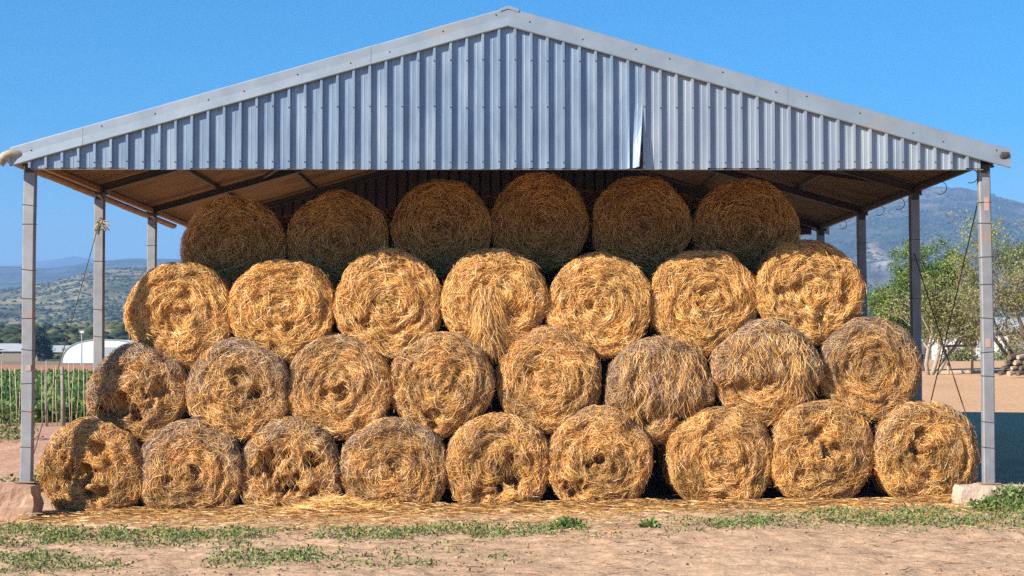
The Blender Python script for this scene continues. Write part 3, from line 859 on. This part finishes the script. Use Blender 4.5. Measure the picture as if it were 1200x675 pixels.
def neighbours(a, allb):
    out = []
    for b in allb:
        if b is a or (a['row'] == 3) != (b['row'] == 3): continue
        dx, dz = b['x'] - a['x'], b['z'] - a['z']; L = math.hypot(dx, dz)
        ov = a['R'] + b['R'] - L
        if ov > 0:
            wgt = .5 if a['row'] == b['row'] else (.30 if a['row'] < b['row'] else .70)
            out.append((dx, dz, a['R'] - ov * wgt))
    return out

GRP = 'round hay bales stacked in the shed'
def make_bale(i, sp, nface, nside, hangs=None, thatch=None):
    r = np.random.default_rng(100 + i)
    flat = None
    if sp['row'] == 0: flat = sp['z'] - float(g0(sp['x'], sp['y'] + .3)) - .005
    B = Bale(sp['x'], sp['z'], sp['y'], sp['R'], seed=50 + i * 7, grey=sp['grey'], mess=sp['mess'], cav=sp['cav'], nb=neighbours(sp, specs), flat=flat, thatch=thatch, aged=sp['row'] < 2)
    t = thing('hay_bale', (sp['x'], sp['y'], sp['z']), 'round hay bale ' + sp['lab'], 'hay bale', GRP); t['local'] = 1; t.rotation_euler = (0, 0, rs.uniform(-.05, .05))
    V, Q = B.core()
    npmesh('roll', V, Q, M['core'], parent=t, smooth=True)
    P, N, C = B.strands(nface, nside, r)
    V, Q, C = ribbons(P, N, C, r)
    o = npmesh('straw', V, Q, M['straw'], C, parent=t); o['kind'] = 'stuff'
    auto = [(qx - qr * .8, qx + qr * .8, qz + qr * .1, qz + qr * .9, .04, .05 + qr * .5, int(500 * qr), .2, .035) for (qx, qz, qr, qd) in sp['cav'] if qd > .13]
    hangs = (hangs or []) + auto
    if hangs:
        P, N, C = B.hang(hangs, r); V, Q, C = ribbons(P, N, C, r)
        o = npmesh('hanging_straw', V, Q, M['straw'], C, parent=t); o['kind'] = 'stuff'
    return t, B
HANG = {(1, 5): [(-.75, .85, .0, .85, .08, .28, 1500, .42, .09), (-.7, -.4, -.5, -.2, .2, .5, 200, .15, .07), (-.45, -.2, -.85, -.6, .15, .3, 160, .1, .05), (-.3, .5, -.1, .2, .15, .35, 300, .6, .09)],
        (1, 6): [(-.75, .55, .15, .8, .08, .25, 1300, .42, .08), (.40, .72, -.1, .75, .15, .40, 450, .3, .09)],
        (2, 3): [(-.32, .05, -.05, .35, .25, .55, 420, .12, .13), (-.28, -.02, -.55, -.1, .25, .45, 420, .15, .14), (-.2, .1, -.8, -.5, .12, .35, 160, .2, .10)],
        (1, 0): [(.15, .75, .15, .7, .08, .22, 300, .6, .05)],
        (0, 2): [(-.1, .3, .2, .7, .10, .30, 200, .2, .05), (-.7, -.1, .2, .5, .08, .25, 160, .2, .05)],
        (0, 4): [(-.1, .5, .1, .5, .1, .3, 200, .3, .05)]}
THATCH = {(1, 5): (-.30, .05), (1, 6): (-.18, .05)}
for i, sp in enumerate(specs):
    key = (sp['row'], sp['col'])
    make_bale(i, sp, 11500 if sp['row'] < 3 else 5500, 2800 if sp['row'] < 3 else 1500, HANG.get(key), THATCH.get(key))

# bales packed behind the visible ones (they carry the top row and close the gaps)
spare = dict(x=0, z=0, R=.60)
Bb = Bale(0, 0, 0, .60, seed=999, mess=.4, nb=[(math.cos(a), math.sin(a), .585) for a in (0, math.pi, 1.0, 2.1, -1.0, -2.1)])
Vb, Qb = Bb.core(20, 48); rb = np.random.default_rng(77)
Pb, Nb, Cb = Bb.strands(1500, 500, rb); Vs, Qs, Cs = ribbons(Pb, Nb, Cb, rb, .007, .012)
proto = None
def back_bale(x, y, z):
    global proto
    t = thing('hay_bale', (x, y, z), 'round hay bale packed behind the front stack, almost wholly hidden', 'hay bale', 'hay bales hidden behind the front stack'); t['local'] = 1
    if proto is None:
        a = npmesh('roll', Vb, Qb, M['core'], parent=t, smooth=True); c = npmesh('straw', Vs, Qs, M['straw'], Cs, parent=t); c['kind'] = 'stuff'
        proto = (a, c)
    else:
        for q in proto:
            d = q.copy(); COL.objects.link(d); d.parent = t; d.location = (0, 0, 0)
for sp in specs:
    if sp['row'] < 3: back_bale(sp['x'], sp['y'] + 1.40 + (0.02 if sp['row'] else .05), sp['z'] - .01 + (.0 if sp['row'] else .03))
for sp in specs:
    if sp['col'] < len(ROWS[sp['row']]) - 1:
        back_bale(sp['x'] + .60, 3.42 if sp['row'] == 3 else sp['y'] + 2.78, sp['z'] + (-.06 if sp['row'] == 3 else .02))

# ------------------------------------------------------------------ straw litter, pebbles, weeds
def litter(n, fx, fy, name, label, lift=.02, cols=PAL):
    r = np.random.default_rng(len(name) * 31)
    x = fx(r, n); y = fy(r, n); y = np.where(y < .1, .1 + (y - .1) * (.25 + 1.9 * vnoise(x * 1.1, 0 * x, 0, 66)), y); a = r.normal(0, .8, n) + np.where(r.random(n) < .5, 0, math.pi); ln = r.uniform(.05, .20, n)
    k = np.array([-.5, -.17, .17, .5])[None]
    X = x[:, None] + ln[:, None] * k * np.cos(a)[:, None]; Y = y[:, None] + ln[:, None] * k * np.sin(a)[:, None] + .015 * np.sin(k * 6 + x[:, None] * 9)
    Z = gz(X, Y) + .006 + (r.random((n, 1)) ** 2 * lift) * (0.5 + fbm(X * 2, Y * 3, 0, 5, 2)) + .004 * r.random((n, 4))
    P = np.stack([X, Y, Z], -1); N = np.zeros_like(P); N[..., 2] = 1
    C = cols[r.integers(0, len(cols), n)] * r.uniform(.55, 1.0, (n, 1)) * np.array([.92, .92, 1.0])
    V, Q, C = ribbons(P, N, C, r, .004, .0075)
    return tag(npmesh(name, V, Q, M['straw'], C), label, 'straw', kind='stuff')
litter(21000, lambda r, n: r.uniform(-5.6, 5.9, n), lambda r, n: .42 - np.abs(r.normal(0, .20, n) + r.gamma(1.3, .42, n) * r.integers(0, 2, n)), 'straw_litter', 'loose golden straw spilled on the dirt along the foot of the bales', .07)
litter(2600, lambda r, n: r.normal(-2.0, 3.2, n).clip(-6, 6.5), lambda r, n: .3 - np.abs(r.normal(0, 1.1, n)), 'scattered_straw', 'thin straw scattered over the bare dirt in front of the stack', .02)
litter(2600, lambda r, n: r.uniform(-7, 7.2, n), lambda r, n: r.uniform(-6.5, -.8, n), 'dry_debris', 'dark dry twigs and stalks strewn thinly over the dirt foreground', .015, np.array([(.22, .13, .07), (.34, .22, .12), (.16, .09, .05), (.48, .34, .19)]))
def pile():
    r = np.random.default_rng(4); n = 900
    x = r.normal(-2.05, .35, n); y = .28 - np.abs(r.normal(0, .16, n)); 
    h = .16 * np.exp(-((x + 2.05) / .42) ** 2) * r.random(n)
    a = r.uniform(0, 6.3, n); el = r.normal(0, .3, n); ln = r.uniform(.1, .3, n); k = np.array([-.5, -.17, .17, .5])[None]
    P = np.stack([x[:, None] + ln[:, None] * k * np.cos(a)[:, None], y[:, None] + .6 * ln[:, None] * k * np.sin(a)[:, None], (g0(x, y) + h + .03)[:, None] + np.abs(ln[:, None] * k * np.sin(el)[:, None])], -1)
    N = np.zeros_like(P); N[..., 2] = 1; N[..., 1] = -.5
    V, Q, C = ribbons(P, N, PAL[r.integers(0, 4, n)] * r.uniform(.85, 1.15, (n, 1)), r)
    tag(npmesh('straw_heap', V, Q, M['straw'], C), 'small heap of bright straw fallen below the holed bale', 'straw', kind='stuff')
pile()
def pebbles():
    n = 15000; x = rng.uniform(-7, 7.2, n); y = rng.uniform(-6.8, -.4, n)
    ok = rng.random(n) < sstep(.42, .70, fbm(x * .8, y * 1.6, 0, 64, 3)) + .08; x, y = x[ok], y[ok]; n = len(x); s = .004 + .017 * rng.random(n) ** 5
    oc = np.array([(1, 0, 0), (-1, 0, 0), (0, 1, 0), (0, -1, 0), (0, 0, 1), (0, 0, -1)], float)
    T = np.array([(0, 2, 4), (2, 1, 4), (1, 3, 4), (3, 0, 4), (2, 0, 5), (1, 2, 5), (3, 1, 5), (0, 3, 5)])
    V = oc[None] * s[:, None, None] * (.6 + .8 * rng.random((n, 6, 1))) * np.array([1.2, 1, .7]) + np.stack([x, y, gz(x, y) + s * .25], -1)[:, None]
    C = np.array([(.36, .23, .145), (.28, .175, .11), (.44, .29, .19), (.22, .14, .09)])[rng.integers(0, 4, n)]
    tag(npmesh('pebbles', V.reshape(-1, 3), (T[None] + 6 * np.arange(n)[:, None, None]).reshape(-1, 3), M['pebble'], np.repeat(C, 6, 0)), 'small clods and pebbles strewn over the dirt foreground', 'pebbles', kind='stuff')
pebbles()

def leaves(P, Nrm, size, C, r, aspect=.45):
    """diamond leaves at P pointing along random directions biased by Nrm"""
    n = len(P)
    d = r.normal(size=(n, 3)); d /= np.linalg.norm(d, axis=1, keepdims=True); d = d + Nrm; d /= np.maximum(np.linalg.norm(d, axis=1, keepdims=True), 1e-6)
    e = np.cross(d, r.normal(size=(n, 3))); e /= np.maximum(np.linalg.norm(e, axis=1, keepdims=True), 1e-6)
    f = np.cross(d, e); s = size[:, None]
    V = np.stack([P, P + d * s * .5 + e * s * aspect * .5 + f * s * .08, P + d * s, P + d * s * .5 - e * s * aspect * .5 + f * s * .08], 1)
    Q = np.arange(n * 4).reshape(-1, 4)
    return V.reshape(-1, 3), Q, np.repeat(C, 4, 0)
WC = np.array([(.12, .20, .045), (.16, .25, .06), (.09, .15, .035), (.24, .29, .10), (.33, .29, .15)])
def weeds():
    r = np.random.default_rng(21); n = 260000
    x = r.uniform(-7, 7.4, n); y = r.uniform(-6.2, .1, n); m = weedmask(x, y)
    ok = r.random(n) < m * .75 * sstep(.30, .55, vnoise(x * 5, y * 6, 0, 77)); x, y, m = x[ok], y[ok], m[ok]; n = len(x)
    z = gz(x, y) + r.random(n) ** 1.5 * .13 * m * (.4 + fbm(x * 3, y * 3, 0, 9, 2))
    C = WC[r.choice(5, n, p=[.26, .22, .18, .17, .17])] * r.uniform(.7, 1.25, (n, 1))
    V, Q, C = leaves(np.stack([x, y, z], -1), np.tile((0, 0, .7), (n, 1)), r.uniform(.018, .045, n), C, r, .6)
    tag(npmesh('ground_weeds', V, Q, M['leaf'], C), 'low green weeds spreading in strips over the dirt', 'weeds', kind='stuff')
weeds()
def weed_plant(c, rad, h, n, label, seed):
    r = np.random.default_rng(seed)
    t = thing('weed_plant', c, label, 'plant', 'weeds around the shed'); t['local'] = 1
    b = MB()
    for k in range(7):
        a = r.uniform(0, 6.28); q = r.uniform(.3, .9) * rad
        b.tube([(0, 0, -.02), (q * .4 * math.cos(a), q * .4 * math.sin(a), h * .5), (q * math.cos(a), q * math.sin(a), h * r.uniform(.6, 1))], [.006, .005, .002], 4)
    b.build('stem', M['barkd'], t)
    u = r.normal(size=(n, 3)); u /= np.linalg.norm(u, axis=1, keepdims=True); P = u * (r.random((n, 1)) ** .45) * np.array([rad, rad, h]); P[:, 2] = np.abs(P[:, 2])
    P = P * (.75 + .5 * fbm(u[:, 0] * 3, u[:, 1] * 3, u[:, 2] * 3, seed, 2))[:, None]
    V, Q, C = leaves(P, u * .6, r.uniform(.03, .075, n), WC[r.integers(0, 4, n)] * r.uniform(.8, 1.3, (n, 1)), r, .55)
    npmesh('foliage', V, Q, M['leaf'], C, parent=t)
def gp(px, py, Y): p = at(px, py, Y); return (p.x, Y, float(gz(p.x, Y)))
weed_plant(gp(1189, 590, -.62), .32, .26, 900, 'bushy green weed growing against the right concrete block', 1)
weed_plant(gp(1160, 603, -.72), .24, .14, 420, 'low weed in front of the right concrete block', 2)
weed_plant(gp(665, 630, -2.05), .17, .08, 380, 'single small dark green weed in the bare dirt at centre', 3)
weed_plant(gp(762, 632, -2.3), .10, .07, 200, 'tiny green weed right of centre in the bare dirt', 4)
weed_plant(gp(10, 500, 9.5), .50, .55, 700, 'leafy green clump left of the front left post', 5)
weed_plant(gp(6, 553, 2.8), .45, .22, 500, 'low weeds behind the left concrete block', 6)
weed_plant(gp(46, 545, 3.0), .22, .30, 260, 'small weed between the left front post and the first bale', 7)

# ------------------------------------------------------------------ left background: stick fence, crop, tunnel, tree
YFENCE = 15.0
fence = thing('stick_fence', (-9.3, YFENCE, float(g0(-9.3, YFENCE))), 'rustic fence of pale thin sticks and wire before the green crop', 'fence')
fl = random.Random(5)
def stick(px, top, rad, name, m):
    p = at(px, top, YFENCE); z0 = float(gz(p.x, YFENCE)) - .08
    b = MB(); ln = fl.uniform(-.06, .06); mid = fl.uniform(-.02, .02)
    y = YFENCE + fl.uniform(-.02, .02)
    b.tube([(p.x + ln, y, z0), (p.x + ln * .5 + mid, y, (z0 + p.z) / 2), (p.x, y, p.z)], [rad * 1.15, rad, rad * .8], 6)
    b.build(name, m, fence, smooth=True)
for px in (-28, -21, -13, -6, 2, 10, 18, 26, 33, 40, 48, 55, 62, 66, 81, 87, 92, 98, 103, 109, 115, 122, 129, 136, 143, 150, 158):
    stick(px + fl.uniform(-1, 1), 426 + fl.uniform(-4, 6), .008 + fl.random() * .005, 'stick', M['stake'])
for px in (-40, 72.5, 168): stick(px, 430, .045, 'post', M['wood'])
stick(53, 434, .022, 'post', M['wood'])
for zz in (.35, .75, 1.08):
    b = MB(); b.tube([(x, YFENCE - .03, float(g0(x, YFENCE)) + zz + .012 * math.sin(x * 5)) for x in np.linspace(-11.2, -7.3, 12)], .004, 4); b.build('wire', M['wire'], fence)

def crop():
    r = np.random.default_rng(8); n = 26000
    D = 36.2 + 38 * r.random(n) ** 1.6; u = r.uniform(-.325, -.20, n)
    x = u * D; y = D - 20
    row = np.round(x / .55) * .55; x = row + r.normal(0, .12, n)
    h = .30 * r.random(n) ** .6 * (.7 + .6 * vnoise(x * .7, y * .5, 0, 3))
    P = np.stack([x, y, g0(x, y) + h], -1)
    C = np.array([(.09, .18, .04), (.12, .23, .05), (.15, .25, .07), (.06, .12, .035), (.22, .27, .09)])[r.choice(5, n, p=[.3, .3, .2, .12, .08])] * r.uniform(.7, 1.2, (n, 1))
    V, Q, C = leaves(P, np.tile((0, 0, .6), (n, 1)), r.uniform(.12, .26, n), C, r, .4)
    tag(npmesh('green_crop', V, Q, M['leaf'], C), 'dense green crop field behind the stick fence', 'crop', kind='stuff')
crop()
b = MB()   # band of bare red soil beyond the crop
V = []; F = []
xs_ = np.linspace(-46, -8, 14)
for k, D in enumerate((78, 88, 100, 115, 130)):
    for x in xs_: V.append((x * D / 110 - 2, D - 20, float(g0(x, D - 20)) + .02 + .30 * math.sin(k / 4 * math.pi)))
for k in range(4):
    for i in range(13): a = k * 14 + i; F.append((a, a + 1, a + 15, a + 14))
b.quadmesh(V, F); tag(b.build('soil_bank', mat('red_soil', (.46, .20, .11), (.38, .17, .10), scale=.8, rough=.95)), kind='structure')

def tunnel():
    Y = 165; c = at(122, 425, Y); z0 = float(g0(c.x, Y)) - .2
    t = thing('polytunnel', (c.x, Y, z0), 'white plastic greenhouse tunnel beyond the fields at left', 'greenhouse'); t['local'] = 1
    wd, h = 4.6, 2.7; b = MB(); V, F = [], []; n = 16; L = 14
    for j in range(6):
        for k in range(n + 1):
            a = math.pi * k / n
            V.append((-wd * math.copysign(abs(math.cos(a)) ** .75, math.cos(a)), L * j / 5, h * math.sin(a) ** .8))
    for j in range(5):
        for k in range(n): q = j * (n + 1) + k; F.append((q, q + 1, q + n + 2, q + n + 1))
    F.append(tuple(range(n + 1))); b.quadmesh(V, F); b.build('cover', M['white'], t, smooth=False)
    for j in range(6):
        b = MB(); b.tube([(x * 1.01, y - .03, z * 1.01) for (x, y, z) in V[j * (n + 1):(j + 1) * (n + 1)]], .05, 5); b.build('hoop', M['roofgrey'], t)
    b = MB(); b.box((.4, -.05, .95), (1.5, .06, 1.9), None, 0, .01); b.build('door', M['roofgrey'], t)
tunnel()
c = at(95.5, 425, 120); b = MB(); z0 = float(g0(c.x, 120)) - .3; zt = at(95.5, 390, 120).z
pole = thing('lamp_pole', (c.x, 120, z0), 'thin pale pole with a white head in front of the greenhouse tunnel', 'pole'); pole['local'] = 1
b.tube([(0, 0, 0), (0, 0, zt - z0)], [.06, .04], 8); b.build('shaft', M['roofgrey'], pole)
b = MB(); b.box((.05, 0, zt - z0 + .04), (.3, .18, .16), None, 0, .03); b.build('lamp_head', M['white'], pole)

def cottage(px, Y, wd, dp, h, rh, label, name='farm_building', wm='whitewall'):
    c = at(px, 425, Y); z0 = float(g0(c.x, Y)) - .15
    t = thing(name, (c.x, Y, z0), label, 'building', 'farm buildings in the distance'); t['local'] = 1
    b = MB(); b.box((0, dp / 2, h / 2), (wd, dp, h)); wl = b.build('wall', M[wm], t)
    b = MB(); o = .25
    V = [(-wd / 2 - o, -o, h - .03), (wd / 2 + o, -o, h - .03), (wd / 2 + o, dp / 2, h + rh), (-wd / 2 - o, dp / 2, h + rh), (wd / 2 + o, dp + o, h - .03), (-wd / 2 - o, dp + o, h - .03)]
    V += [(x, y, z + .09) for x, y, z in V]
    F = [(0, 3, 2, 1), (3, 5, 4, 2), (6, 7, 8, 9), (9, 8, 10, 11), (0, 1, 7, 6), (5, 11, 10, 4), (0, 6, 9, 3), (3, 9, 11, 5), (1, 2, 8, 7), (2, 4, 10, 8)]
    b.quadmesh(V, F); b.build('roof', M['roofgrey'], t)
    for side in (-1, 1):
        b = MB(); b.quadmesh([(side * wd / 2, 0, h - .03), (side * wd / 2, dp, h - .03), (side * wd / 2, dp / 2, h + rh)], [(0, 1, 2)]); b.build('gable', M[wm], wl)
    nw = max(2, int(wd / 2.4))
    for k in range(nw):
        x = -wd / 2 + wd * (k + .5) / nw
        if k == nw // 2:
            b = MB(); b.box((x, -.03, 1.0), (.95, .05, 2.0), None, 0, .01); b.build('door', M['wood'], t)
        else:
            b = MB(); b.box((x, -.02, 1.45), (1.1, .06, .95), None, 0, .01); wn = b.build('window', M['whitewall'], t)
            b = MB(); b.box((x, -.055, 1.45), (.92, .012, .78)); b.build('pane', M['dark'], wn)
cottage(14, 215, 7.0, 4, 1.5, 1.0, 'low pale-roofed farm building left of the front left post', wm='wood')
cottage(66, 230, 5.0, 4, 1.4, .9, 'small farm building between the dark tree and the greenhouse tunnel', wm='wood')

def tree(name, base, h, label, seed, trunks, crown, nleaf, lsize, cols, bark, droop=.0, group=None, sparse=1.0):
    """trunks: list of (dx,dy) lean; crown: list of (x,y,z,rx,ry,rz) leaf masses relative to base"""
    r = np.random.default_rng(seed); rr = random.Random(seed)
    t = thing(name, base, label, 'tree', group); t['local'] = 1
    b = MB(); tips = []
    def grow(p, d, ln, rad, lev):
        pts = [p]; q = p.copy(); dd = d.copy(); ra = [rad]
        for k in range(4):
            dd = (dd + Vector((rr.gauss(0, .13), rr.gauss(0, .13), rr.gauss(.03, .08)))).normalized(); q = q + dd * ln / 4; pts.append(q.copy()); ra.append(rad * (1 - .12 * (k + 1)))
        b.tube(pts, ra, 7 if lev == 0 else 5, cap=True)
        if lev >= 3: tips.append(q.copy()); return
        for k in range(3 if lev < 2 else 4):
            j = rr.choice((2, 3, 4)); a = rr.uniform(0, 6.28); sp = rr.uniform(.4, .95)
            nd = (dd + Vector((math.cos(a) * sp, math.sin(a) * sp, rr.uniform(-.1, .35)))).normalized()
            grow(pts[j].copy(), nd, ln * rr.uniform(.5, .75), ra[j] * .6, lev + 1)
    for (lx, ly, k) in trunks:
        grow(Vector((lx * .15, ly * .15, -.1)), Vector((lx, ly, 1)).normalized(), h * k, h * .022, 0)
    b.build('trunk', bark, t, smooth=True)
    PP, CC = [], []
    tp = np.array([tuple(q) for q in tips])
    wts = np.array([c[3] * c[4] * c[5] for c in crown]) ** .75; wts = wts / wts.sum()
    for c, wt in zip(crown, wts):
        n = int(nleaf * wt)
        ncl = max(8, int(46 * sparse * max(c[3], .6)))
        cu = r.normal(size=(ncl, 3)); cu /= np.linalg.norm(cu, axis=1, keepdims=True)
        cc = cu * (r.random((ncl, 1)) ** .5) * np.array(c[3:6]) + np.array(c[:3])
        cs = r.uniform(.12, .34, ncl) * (np.mean(c[3:6]) ** .5)
        k = r.integers(0, ncl, n)
        P = cc[k] + r.normal(size=(n, 3)) * cs[k][:, None] * np.array([1, 1, .75])
        tone = r.uniform(.65, 1.3, ncl)[k]
        PP.append(P); CC.append(np.array(cols)[r.integers(0, len(cols), n)] * tone[:, None])
    if len(tp):
        n = int(nleaf * .3); k = r.integers(0, len(tp), n)
        PP.append(tp[k] + r.normal(size=(n, 3)) * .12 * h / 4); CC.append(np.array(cols)[r.integers(0, len(cols), n)])
    P = np.concatenate(PP); C = np.concatenate(CC)
    V, Q, C = leaves(P, np.tile((0, 0, -droop), (len(P), 1)), r.uniform(.6, 1.3, len(P)) * lsize, C, r, .5)
    npmesh('crown', V, Q, M['leaf'], C, parent=t)
    return t

def tb(px, Y): p = at(px, 430, Y); return (p.x, Y, float(g0(p.x, Y)) - .02)
G1 = [(.10, .17, .03), (.14, .22, .04), (.19, .26, .05), (.07, .12, .025), (.24, .29, .07)]
G2 = [(.30, .31, .09), (.36, .33, .13), (.22, .26, .07), (.38, .32, .16), (.18, .2, .07)]
G3 = [(.25, .22, .10), (.20, .2, .08), (.30, .25, .14)]
tree('leafy_tree', tb(1080, 46), 4.6, 'dense bright green tree behind the second right post', 31, [(.1, 0, .55), (-.25, .1, .5), (.2, .2, .5)],
     [(-.9, 0, 2.6, 1.0, 1.0, .9), (.2, 0, 3.4, 1.2, 1.1, .95), (1.2, .2, 3.6, 1.0, 1.0, .75), (-1.1, -.2, 1.6, .8, .7, .55), (.2, .3, 2.3, 1.1, 1.0, .9)], 42000, .095, G1, M['barkd'], group='trees right of the shed')
tree('sparse_tree', tb(1089, 39), 3.9, 'pale-trunked tree with sparse yellowish foliage beside the right front post', 32, [(-.22, 0, .52), (.25, .05, .55), (.7, 0, .5)],
     [(.2, 0, 2.5, .9, .8, .8), (1.0, -.1, 2.3, .9, .8, .85), (1.3, 0, 1.5, .7, .7, .5), (.2, -.1, 1.5, .5, .5, .35)], 15000, .08, G2, M['bark'], group='trees right of the shed', sparse=.8)
tree('sparse_tree', tb(1199, 37), 4.0, 'half-bare brownish tree with a leaning trunk right of the front post', 33, [(-.45, 0, .5), (-.2, .1, .55), (.3, 0, .55)],
     [(-.6, 0, 2.4, .7, .7, .7), (.3, 0, 2.9, 1.0, .9, .9), (-.3, 0, 1.4, .7, .7, .5), (.9, 0, 2.0, .9, .9, .9)], 5200, .10, G3, M['barkd'], group='trees right of the shed', sparse=.8)
tree('leafy_tree', tb(1215, 62), 6.4, 'tall olive-green tree behind the half-bare tree at the right edge', 34, [(-.1, 0, .6), (.2, .1, .6)],
     [(-.8, 0, 4.9, 1.3, 1.2, 1.0), (.8, 0, 4.6, 1.6, 1.5, 1.3), (-.3, 0, 3.3, 1.5, 1.3, .9)], 9000, .13, G2[:3] + G1[1:3], M['barkd'], group='trees right of the shed', sparse=.9)
tree('dark_tree', tb(49, 205), 4.2, 'dark round evergreen tree right of the front left post', 35, [(0, 0, .5), (.2, 0, .4)],
     [(0, 0, 2.2, 1.1, 1.1, 1.6), (-.4, 0, 1.6, 1.0, 1.0, 1.1), (.5, 0, 1.3, .9, .9, .9)], 3500, .3, [(.02, .035, .02), (.03, .045, .022), (.04, .055, .03)], M['barkd'])
for k, (px, Y, s_) in enumerate(((1035, 75, 1.3), (1062, 88, 1.0), (1125, 80, 1.2), (1160, 95, 1.5), (1185, 84, 1.2), (1020, 130, 1.7), (1150, 140, 2.0), (1195, 150, 2.2))):
    rb_ = np.random.default_rng(60 + k); c = tb(px, Y)
    t = thing('shrub', c, 'dry olive shrub on the plain, %s' % ['leftmost beside the second-row bale', 'between the third and second right posts', 'low behind the sparse tree', 'just right of the front right post', 'beneath the half-bare tree', 'far off at the mountain foot, leftmost', 'far off beside the right front post', 'far off at the right edge'][k], 'shrub', 'shrubs on the plain at right'); t['local'] = 1
    b = MB()
    for j in range(5): b.tube([(0, 0, -.05), (rb_.normal() * .3 * s_, rb_.normal() * .2, s_ * .6)], [.04, .02], 5)
    b.build('stem', M['barkd'], t)
    n = 900; u = rb_.normal(size=(n, 3)); u /= np.linalg.norm(u, axis=1, keepdims=True)
    P = u * rb_.random((n, 1)) ** .4 * np.array([1.1, .9, .75]) * s_ * (.6 + .7 * fbm(u[:, 0] * 2 + k, u[:, 1] * 2, u[:, 2] * 2, k, 2))[:, None]; P[:, 2] = np.abs(P[:, 2]) + .05
    V, Q, C = leaves(P, u * .3, rb_.uniform(.1, .2, n) * s_, np.array(G2 + G1)[rb_.integers(0, 10, n)] * .8, rb_, .5)
    npmesh('foliage', V, Q, M['leaf'], C, parent=t)

cottage(1190, 92, 9.0, 4, 2.0, .9, 'white farm building half hidden by the trees right of the shed')
# hitching rail
Y = 40; pa, pb_ = tb(1111, Y), tb(1139, Y)
rail = thing('wooden_rail', pa, 'weathered wooden post-and-rail frame on the dirt behind the right post', 'rail'); 
for q in (pa, pb_):
    b = MB(); b.tube([(q[0], Y, q[2] - .1), (q[0] + .02, Y, q[2] + 1.0)], [.05, .045], 7); b.build('post', M['stake'], rail)
b = MB(); b.tube([(pa[0] - .15, Y, pa[2] + 1.0), (pb_[0] + .15, Y, pb_[2] + 1.02)], .045, 7); b.build('rail', M['barkd'], rail)
# pile of poles at the right edge
c = tb(1204, 34); wp = thing('pole_pile', c, 'stack of pale and dark poles at the right edge of the picture', 'wood pile'); wp['local'] = 1
pr = random.Random(9)
for k in range(14):
    lay = k // 4; x0 = -.5 + .28 * (k % 4) + .1 * lay; b = MB(); rad = pr.uniform(.05, .09)
    z = .1 + lay * .17
    b.tube([(x0 - .5, -.4 + .05 * pr.random(), z + .05), (x0 + .9, .5, z + .28 + .1 * pr.random())], [rad, rad * .8], 8); b.build('pole', M['stake'] if k % 2 else M['barkd'], wp)
# kerb of stones
tagk = thing('earth_kerb', tb(1160, 41), 'low straight earth kerb crossing the dirt behind the right post', 'kerb'); 
b = MB(); a_, b_ = tb(1085, 41), tb(1260, 41)
b.bar((a_[0], 41, a_[2] + .04), (b_[0], 41, b_[2] + .04), .25, .16, 0, .04); b.build('kerb_line', M['concrete'], tagk)

# ------------------------------------------------------------------ haze
hb = MB(); hb.box((0, 4200, 218), (19000, 15000, 444)); 
hm = bpy.data.materials.new('haze'); hm.use_nodes = True; t_ = hm.node_tree
t_.nodes.remove(t_.nodes['Principled BSDF'])
pv = t_.nodes.new('ShaderNodeVolumePrincipled'); pv.inputs['Color'].default_value = (.30, .56, 1.0, 1); pv.inputs['Density'].default_value = .00028
pv.inputs['Anisotropy'].default_value = 0.0
t_.links.new(pv.outputs[0], t_.nodes['Material Output'].inputs['Volume'])
tag(hb.build('haze', hm), 'thin blue haze over the distant hills', 'haze', kind='stuff')
